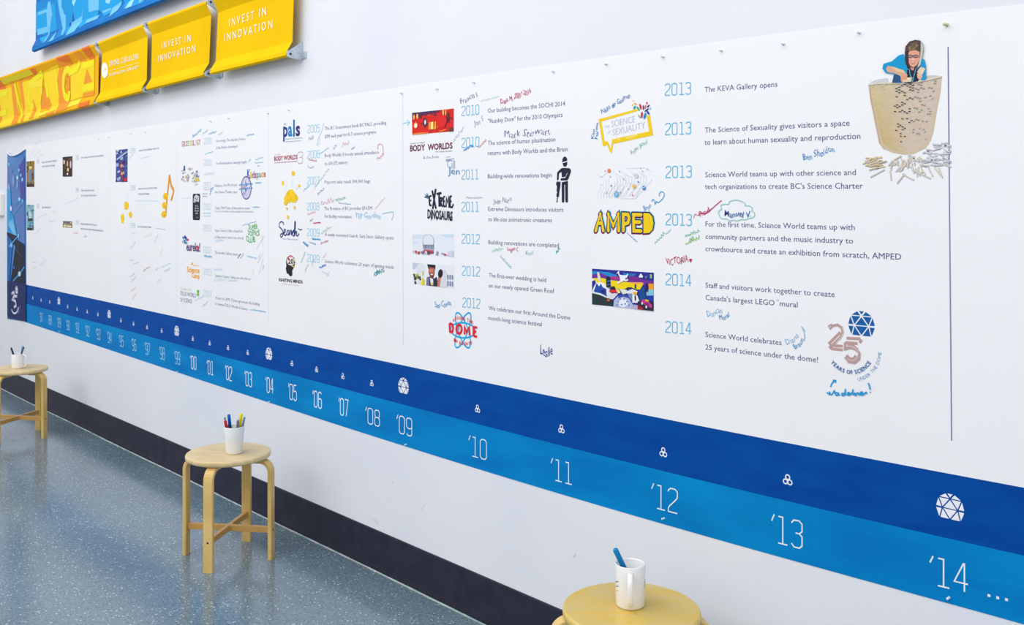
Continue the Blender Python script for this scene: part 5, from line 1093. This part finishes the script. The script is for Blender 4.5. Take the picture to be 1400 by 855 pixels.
for s_, w in (([(238, 400), (244, 520)], 0.012), ([(238, 402), (276, 418), (286, 460), (278, 506), (244, 520)], 0.011), ([(434, 548), (432, 440), (458, 520), (494, 452), (500, 560)], 0.0115), ([(550, 440), (552, 572)], 0.012), ([(550, 448), (598, 458)], 0.009), ([(552, 508), (586, 514)], 0.009), ([(552, 566), (598, 576)], 0.009)): a.stroke(s_, w, RD)
a.stroke([(362 + 36 * math.cos(k * math.pi / 10), 478 + 56 * math.sin(k * math.pi / 10)) for k in range(21)], 0.0105, RD); a.stroke([(345, 470), (362, 462), (380, 474), (364, 492), (346, 482)], 0.0015, (226, 110, 130)); a.stroke([(362, 446), (362, 512)], 0.0015, (226, 110, 130))
for t, pts in (('AROUND THE', [(286, 362, -18), (312, 344, -14), (338, 334, -8), (368, 332, 0), (396, 338, 4), (424, 348, 6), None, (470, 358, 12), (498, 374, 16), (526, 392, 22)]), ('IN 30 DAYS', [(300, 622, 20), (322, 632, 16), None, (366, 656, 8), (398, 664, 4), None, (438, 668, -4), (462, 668, -8), (490, 664, -12), (514, 656, -16)])):
    for ch, q in zip(t, pts):
        if q: x, y, d_ = q; s_ = math.tan(math.radians(d_)); a.text(ch, (x - 4, y + 18 - s_ * 10), (x + 18, y + 18 + s_ * 12), 42, RD, offset=0.02)
a.build('printed_logo', TB, 'red AROUND THE DOME lettering with blue atom loops')
a = Art(zoom=(750, 200, 9.5)); WK = (34, 34, 62)
a.poly([(184, 206), (182, 180), (192, 148), (212, 132), (232, 142), (246, 166), (248, 186), (222, 198)], WK); a.poly([(176, 200), (188, 196), (188, 208), (176, 208)], WK); a.poly([(186, 218), (214, 214), (246, 200), (248, 232), (234, 262), (214, 268), (194, 256)], WK)
a.poly([(112, 436), (116, 340), (166, 290), (186, 282), (270, 284), (294, 304), (296, 332), (262, 424), (246, 446), (160, 446), (162, 418), (222, 412), (250, 350), (246, 344), (222, 398), (176, 404), (172, 336), (150, 346), (140, 360), (136, 432), (124, 446)], WK)
a.poly([(174, 468), (256, 452), (256, 720), (246, 734), (230, 732), (222, 718), (220, 500), (210, 500), (210, 718), (200, 734), (184, 732), (176, 720)], WK)
a.poly([(112, 458), (160, 462), (158, 520), (144, 600), (142, 650), (124, 670), (106, 654), (108, 620), (116, 600), (108, 580), (114, 510), (104, 512), (102, 480)], WK); a.poly([(112, 668), (126, 668), (122, 732), (106, 732)], (90, 92, 110)); a.ell(150, 438, 12, 12, (240, 242, 246), 10)
a.build('worker_pictogram', TB, 'dark navy pictogram of a hard-hatted worker with a jackhammer')
# column of 2013 - 2014: logos
a = Art(zoom=(800, 120, 9.5)); SY = (242, 204, 20)
a.poly([(178, 410), (700, 275), (704, 296), (215, 440), (252, 700), (300, 694), (344, 790), (350, 668), (834, 566), (806, 356), (846, 350), (888, 620), (366, 734), (350, 856), (338, 856), (292, 748), (234, 762)], SY) if False else None
for P_ in ([(178, 410), (668, 278), (696, 300), (216, 440)], [(178, 410), (216, 438), (258, 700), (236, 762)], [(232, 730), (258, 698), (296, 694), (308, 742), (234, 762)], [(296, 694), (344, 806), (352, 856), (336, 850), (288, 740)], [(336, 850), (352, 684), (368, 730), (350, 856)], [(350, 672), (836, 566), (888, 618), (362, 732)], [(804, 366), (846, 352), (888, 620), (836, 570)]): a.poly(P_, SY)
for P_ in ([(260, 398), (360, 372), (350, 384), (262, 408)], [(520, 650), (680, 600), (690, 620), (560, 668)], [(420, 668), (480, 655), (440, 690)], [(370, 676), (410, 668), (380, 700)]): a.poly(P_, (246, 222, 110))
LV = (196, 200, 226)
a.text('SCIENCE', (345, 512), (650, 446), 84, LV, offset=-0.008); a.text('SEXUALITY', (360, 622), (782, 524), 84, LV, offset=-0.008); a.text('THE', (262, 530), (322, 518), 36, LV, offset=-0.01); a.text('OF', (290, 602), (334, 592), 34, LV, offset=-0.01)
for x, y, rx, ry, r, c in ((630, 172, 7, 14, -0.8, (244, 206, 120)), (620, 224, 8, 14, 0.5, (244, 196, 60)), (660, 212, 9, 22, -1.0, (240, 150, 60)), (648, 258, 14, 24, 0.5, (30, 150, 150)), (694, 272, 12, 34, -0.6, (70, 170, 80)), (724, 246, 14, 40, -0.2, (214, 50, 90)), (762, 258, 10, 34, 0.0, (130, 60, 100)), (788, 250, 9, 28, 0.15, (206, 90, 110)), (808, 200, 9, 18, 0.0, (206, 50, 80)), (826, 240, 10, 24, 0.7, (60, 40, 130)), (804, 292, 10, 36, 0.9, (40, 40, 120)), (852, 272, 6, 22, 0.1, (90, 180, 220)), (824, 326, 14, 28, -0.6, (40, 70, 160)), (742, 354, 13, 44, 0.1, (206, 50, 80)), (782, 366, 16, 44, 0.3, (20, 140, 200)), (710, 374, 10, 28, -0.6, (150, 190, 160)), (640, 124, 3, 6, 0, (220, 214, 230))): a.ell(x, y, rx, ry, c, 10, rot=r)
a.build('printed_logo', TB, 'tilted yellow speech bubble reading THE SCIENCE OF SEXUALITY')
a = Art(zoom=(800, 220, 7.775)); rnd = random.Random(3)
for i in range(9): x = 140 + i * 30; a.stroke([(x, 400), (x, 330 + (i % 3) * 12), (x + 26, 300), (x + 26, 240 - (i % 4) * 20)], 0.0012, (216, 218, 232))
for i in range(11): x = 300 + i * 30; a.stroke([(x, 110 + (i % 3) * 20), (x + 40 + i * 2, 170), (x + 50, 230), (x - 10, 300 + (i % 2) * 30), (x - 60, 390)], 0.0012, (218, 220, 234))
a.stroke([(120, 140), (180, 170), (240, 120)], 0.0012, (216, 218, 232)); a.stroke([(400, 400), (540, 400), (660, 260), (720, 200)], 0.0012, (214, 216, 230)); a.stroke([(430, 80), (640, 70), (700, 110)], 0.0012, (218, 220, 232))
for x, y, r, c in ((260, 106, 20, (236, 120, 50)), (218, 106, 7, (150, 160, 206)), (372, 113, 8, (110, 170, 214)), (274, 168, 7, (150, 150, 200)), (178, 170, 6, (140, 190, 220)), (594, 80, 6, (150, 170, 210)), (616, 112, 7, (140, 150, 206)), (666, 86, 9, (206, 206, 226)), (550, 158, 24, (200, 214, 232)), (416, 190, 10, (200, 204, 228)), (436, 210, 6, (236, 206, 216)), (283, 265, 8, (40, 120, 190)), (573, 225, 8, (40, 120, 180)), (527, 270, 22, (244, 186, 90)), (632, 288, 22, (50, 140, 200)), (340, 354, 30, (110, 176, 214)), (383, 336, 8, (150, 160, 206)), (466, 299, 7, (120, 180, 216)), (488, 246, 6, (170, 180, 214)), (511, 364, 8, (226, 110, 120)), (178, 250, 5, (240, 206, 206)), (228, 330, 16, (222, 226, 238))): a.ell(x, y, r * 0.85, r * 1.1, c, 12)
a.ell(264, 112, 8, 10, (246, 160, 40), 8); a.stroke([(330, 335), (345, 370), (355, 340)], 0.002, (220, 230, 240)); a.stroke([(620, 290), (645, 275)], 0.003, (220, 230, 240)); a.ell(527, 262, 8, 12, (250, 214, 150), 8); a.build('printed_emblem', TB, 'pale circuit line drawing with coloured dots')
a = Art(zoom=(800, 220, 7.775))
LT = [[(118, 742), (166, 566), (198, 742)], [(146, 664), (182, 662)]], [[(252, 742), (252, 566), (304, 690), (358, 566), (362, 742)]], [[(412, 742), (410, 568), (460, 572), (474, 610), (460, 660), (414, 676)]], [[(600, 574), (520, 572), (522, 744), (598, 746)], [(522, 650), (586, 652)]], [[(640, 574), (640, 750), (680, 748), (706, 722), (716, 664), (706, 606), (680, 576), (640, 574)]]
for (dx, dy, w, c) in ((-5, 7, 0.0178, (190, 50, 90)), (7, -5, 0.0178, (60, 180, 220)), (0, 0, 0.0182, (34, 34, 84))):
    for L_ in LT:
        for s_ in L_: a.wstroke([a.P((x + dx, y + dy)) for x, y in s_], w, c, True)
    a.next()
for L_ in LT:
    for s_ in L_: a.wstroke([a.P(q) for q in s_], 0.0112, (242, 204, 24), True)
a.next(); a.poly([(640, 590), (680, 595), (700, 640), (700, 700), (676, 738), (640, 738)], (242, 204, 24))
a.build('printed_logo', TB, 'thick yellow AMPED lettering with navy outline')
# anniversary logo
a = Art(zoom=(1120, 415, 6.33)); RB = (190, 156, 152); RG = (222, 214, 220)
a.dome(368, 184, 126, (14, 92, 166), sx=1.02)
for pts in ([(92, 222), (116, 196), (160, 186), (198, 210), (206, 252), (186, 296), (90, 388)], [(84, 350), (186, 250)], [(92, 362), (206, 370)], [(104, 392), (206, 402)], [(82, 204), (116, 184)]): a.stroke(pts, 0.0070, RB)
a.stroke([(150, 340), (192, 296), (212, 250), (204, 206)], 0.0016, RG); a.stroke([(82, 215), (106, 196)], 0.002, RG)
for pts in ([(240, 300), (360, 306)], [(352, 340), (372, 316)], [(228, 338), (334, 346)], [(228, 338), (226, 396), (270, 382), (318, 396), (350, 430), (348, 480), (310, 512), (262, 506), (228, 462)], [(250, 366), (296, 366), (336, 400)], [(240, 448), (268, 478), (302, 480), (322, 452)]): a.stroke(pts, 0.0070, RB)
a.stroke([(236, 372), (286, 372), (330, 402), (338, 444), (318, 484), (282, 492), (246, 478)], 0.0016, RG, smooth=True)
a.arctext('YEARS OF SCIENCE', 262, 378, 232, 221, 331, 34, (14, 92, 166), offset=0.02)
a.arctext('UNDER THE DOME', 262, 378, 296, 287, 357.5, 30, (70, 130, 186), offset=-0.012)
a.build('anniversary_logo', TB, 'large 25 YEARS OF SCIENCE UNDER THE DOME emblem with blue dome')
# registered sign after the last caption word
a = Art(); a.stroke([(1063.8 + 1.2 * math.cos(k * 0.9), 410.6 + 1.3 * math.sin(k * 0.9)) for k in range(8)], 0.0009, (150, 150, 180)); a.build('caption', TB)
# ---- woman in the giant woven tub
rnd = random.Random(12)
a = Art(zoom=(1180, 45, 7.434)); BE = (206, 190, 160)
a.poly([(56, 520), (120, 480), (240, 458), (262, 470), (262, 520), (60, 545)], (206, 208, 214)); a.poly([(640, 436), (720, 430), (806, 440), (800, 470), (640, 480)], (200, 200, 196))
a.poly([(56, 530), (160, 512), (300, 508), (460, 508), (640, 480), (804, 440), (790, 600), (752, 800), (720, 1000), (690, 1100), (640, 1170), (520, 1230), (420, 1240), (300, 1220), (220, 1180), (170, 1120), (120, 860), (80, 680)], BE)
for i in range(52):
    v = i / 51.0
    for j in range(13):
        u = (j + 0.5 * (i % 2)) / 13.0
        if u > 1: continue
        def bp(u, v):
            xl = 58 + 120 * v + 18 * v * v; xr = 802 - 130 * v; x = xl + (xr - xl) * u
            yt = 528 - 16 * math.sin(math.pi * min(u * 1.2, 1)) - (0 if u < 0.55 else (u - 0.55) * 170)
            yb = 1110 + 125 * math.sin(math.pi * u) ** 0.8 - 30 * u
            return (x, yt + (yb - yt) * v)
        u1 = min(u + 0.9 / 13, 1.0); v1 = min(v + 0.62 / 51, 1.0)
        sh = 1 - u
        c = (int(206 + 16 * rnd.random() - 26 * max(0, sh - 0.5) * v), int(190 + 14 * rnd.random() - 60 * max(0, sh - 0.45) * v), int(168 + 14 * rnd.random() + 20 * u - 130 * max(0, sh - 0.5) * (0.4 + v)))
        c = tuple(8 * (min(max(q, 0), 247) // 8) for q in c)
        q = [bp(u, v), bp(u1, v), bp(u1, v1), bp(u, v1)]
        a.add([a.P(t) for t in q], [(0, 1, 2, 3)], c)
        if 0.3 < u < 0.9 and rnd.random() < (0.42 if u < 0.62 else 0.3) * (1 - v * 0.75) and j % 1 == 0:
            q = [bp(u + 0.02, v1), bp(u1 - 0.015, v1), bp(u1 - 0.015, min(v1 + 0.012, 1)), bp(u + 0.02, min(v1 + 0.012, 1))]
            P_ = [a.P(t) for t in q]; n_ = len(a.v); yy = -(a.base + 40 * EPS)
            a.v += [(t[0], yy, t[1]) for t in P_]; a.f.append((n_, n_ + 1, n_ + 2, n_ + 3)); a.m.append(a.mi((50, 50, 64) if u < 0.6 else (150, 132, 124)))
a.lay = 45
a.stroke([(58, 530), (160, 514), (300, 510), (460, 510), (640, 482), (804, 444)], 0.004, (222, 212, 190)); a.stroke([(70, 560), (84, 690), (122, 870), (172, 1120), (225, 1186)], 0.0016, (214, 160, 156))
for i in range(16): a.ell(80 + rnd.random() * 160, 480 + rnd.random() * 90, 8, 5, (190, 196, 210) if i % 2 else (226, 222, 214), 6)
# torso, arms, head
BL = (8, 152, 206); SK = (216, 170, 140)
a.poly([(420, 215), (370, 230), (300, 290), (215, 315), (204, 365), (240, 410), (330, 420), (300, 508), (400, 510), (430, 470), (470, 400)], BL); a.poly([(590, 300), (600, 262), (630, 270), (646, 340), (646, 480), (600, 484), (560, 400)], BL)
a.poly([(320, 425), (390, 420), (400, 505), (304, 508)], (40, 84, 130)); a.poly([(455, 380), (560, 350), (570, 490), (470, 515), (410, 510), (450, 470)], (36, 36, 54))
a.poly([(480, 340), (540, 340), (520, 385), (500, 380)], (206, 150, 130)); a.poly([(258, 336), (330, 350), (420, 385), (460, 430), (450, 480), (400, 500), (388, 440), (330, 412), (262, 402), (240, 370)], SK); a.poly([(300, 345), (420, 380), (440, 410), (350, 395)], (230, 196, 150)); a.poly([(395, 440), (455, 425), (458, 475), (420, 495), (392, 490)], (222, 160, 130))
a.stroke([(412, 494), (500, 484)], 0.006, (222, 206, 170)); a.stroke([(456, 470), (508, 462)], 0.006, (236, 220, 180))
a.poly([(556, 420), (580, 400), (608, 410), (612, 450), (590, 480), (562, 460)], (230, 180, 160)); a.stroke([(570, 410), (612, 356)], 0.009, (226, 200, 170)); a.stroke([(600, 420), (630, 360)], 0.006, (236, 214, 180))
a.stroke([(478, 350), (486, 420), (500, 470), (514, 500)], 0.002, (90, 160, 200)); a.stroke([(556, 340), (530, 420), (514, 500)], 0.002, (90, 160, 200))
a.poly([(432, 200), (440, 140), (480, 90), (540, 72), (590, 80), (616, 120), (620, 190), (604, 270), (590, 350), (560, 360), (480, 350), (440, 320)], (86, 70, 66)); a.poly([(596, 90), (622, 140), (614, 220), (592, 330), (560, 358), (590, 250), (596, 160)], (196, 200, 184)); a.poly([(462, 226), (480, 190), (540, 176), (584, 196), (584, 270), (556, 330), (520, 352), (490, 336), (466, 290)], (226, 162, 140))
a.poly([(470, 150), (540, 100), (570, 130), (530, 170), (480, 186)], (150, 120, 84)); a.poly([(440, 200), (470, 180), (476, 330), (500, 380), (460, 360), (436, 280)], (56, 46, 54)); a.poly([(500, 110), (560, 90), (540, 150), (490, 176)], (110, 90, 70))
for x in (486, 546): a.stroke([(x + 26 * math.cos(k * math.pi / 5), 240 + 13 * math.sin(k * math.pi / 5)) for k in range(11)], 0.0018, (50, 60, 90)); a.ell(x, 240, 14, 6, (150, 130, 140), 8)
a.stroke([(512, 240), (520, 238)], 0.002, (50, 60, 90)); a.poly([(510, 250), (524, 250), (530, 282), (506, 284)], (236, 180, 156)); a.ell(516, 304, 20, 8, (176, 60, 70), 10); a.stroke([(502, 302), (530, 302)], 0.0015, (246, 236, 230))
a.build('printed_figure', TB, 'printed cutout of a woman in a turquoise cardigan standing in a giant woven tub')
a = Art(zoom=(1170, 180, 10.0)); rnd = random.Random(21)
def plank(x, y, ang, L, w, c):
    dx, dy = math.cos(ang), math.sin(ang); nx, ny = -dy * w / 2, dx * w / 2
    P_ = [(x - dx * L / 2 + nx, y - dy * L / 2 + ny), (x + dx * L / 2 + nx, y + dy * L / 2 + ny), (x + dx * L / 2 - nx, y + dy * L / 2 - ny), (x - dx * L / 2 - nx, y - dy * L / 2 - ny)]
    P_ = [(min(t[0], 1306), t[1]) for t in P_]
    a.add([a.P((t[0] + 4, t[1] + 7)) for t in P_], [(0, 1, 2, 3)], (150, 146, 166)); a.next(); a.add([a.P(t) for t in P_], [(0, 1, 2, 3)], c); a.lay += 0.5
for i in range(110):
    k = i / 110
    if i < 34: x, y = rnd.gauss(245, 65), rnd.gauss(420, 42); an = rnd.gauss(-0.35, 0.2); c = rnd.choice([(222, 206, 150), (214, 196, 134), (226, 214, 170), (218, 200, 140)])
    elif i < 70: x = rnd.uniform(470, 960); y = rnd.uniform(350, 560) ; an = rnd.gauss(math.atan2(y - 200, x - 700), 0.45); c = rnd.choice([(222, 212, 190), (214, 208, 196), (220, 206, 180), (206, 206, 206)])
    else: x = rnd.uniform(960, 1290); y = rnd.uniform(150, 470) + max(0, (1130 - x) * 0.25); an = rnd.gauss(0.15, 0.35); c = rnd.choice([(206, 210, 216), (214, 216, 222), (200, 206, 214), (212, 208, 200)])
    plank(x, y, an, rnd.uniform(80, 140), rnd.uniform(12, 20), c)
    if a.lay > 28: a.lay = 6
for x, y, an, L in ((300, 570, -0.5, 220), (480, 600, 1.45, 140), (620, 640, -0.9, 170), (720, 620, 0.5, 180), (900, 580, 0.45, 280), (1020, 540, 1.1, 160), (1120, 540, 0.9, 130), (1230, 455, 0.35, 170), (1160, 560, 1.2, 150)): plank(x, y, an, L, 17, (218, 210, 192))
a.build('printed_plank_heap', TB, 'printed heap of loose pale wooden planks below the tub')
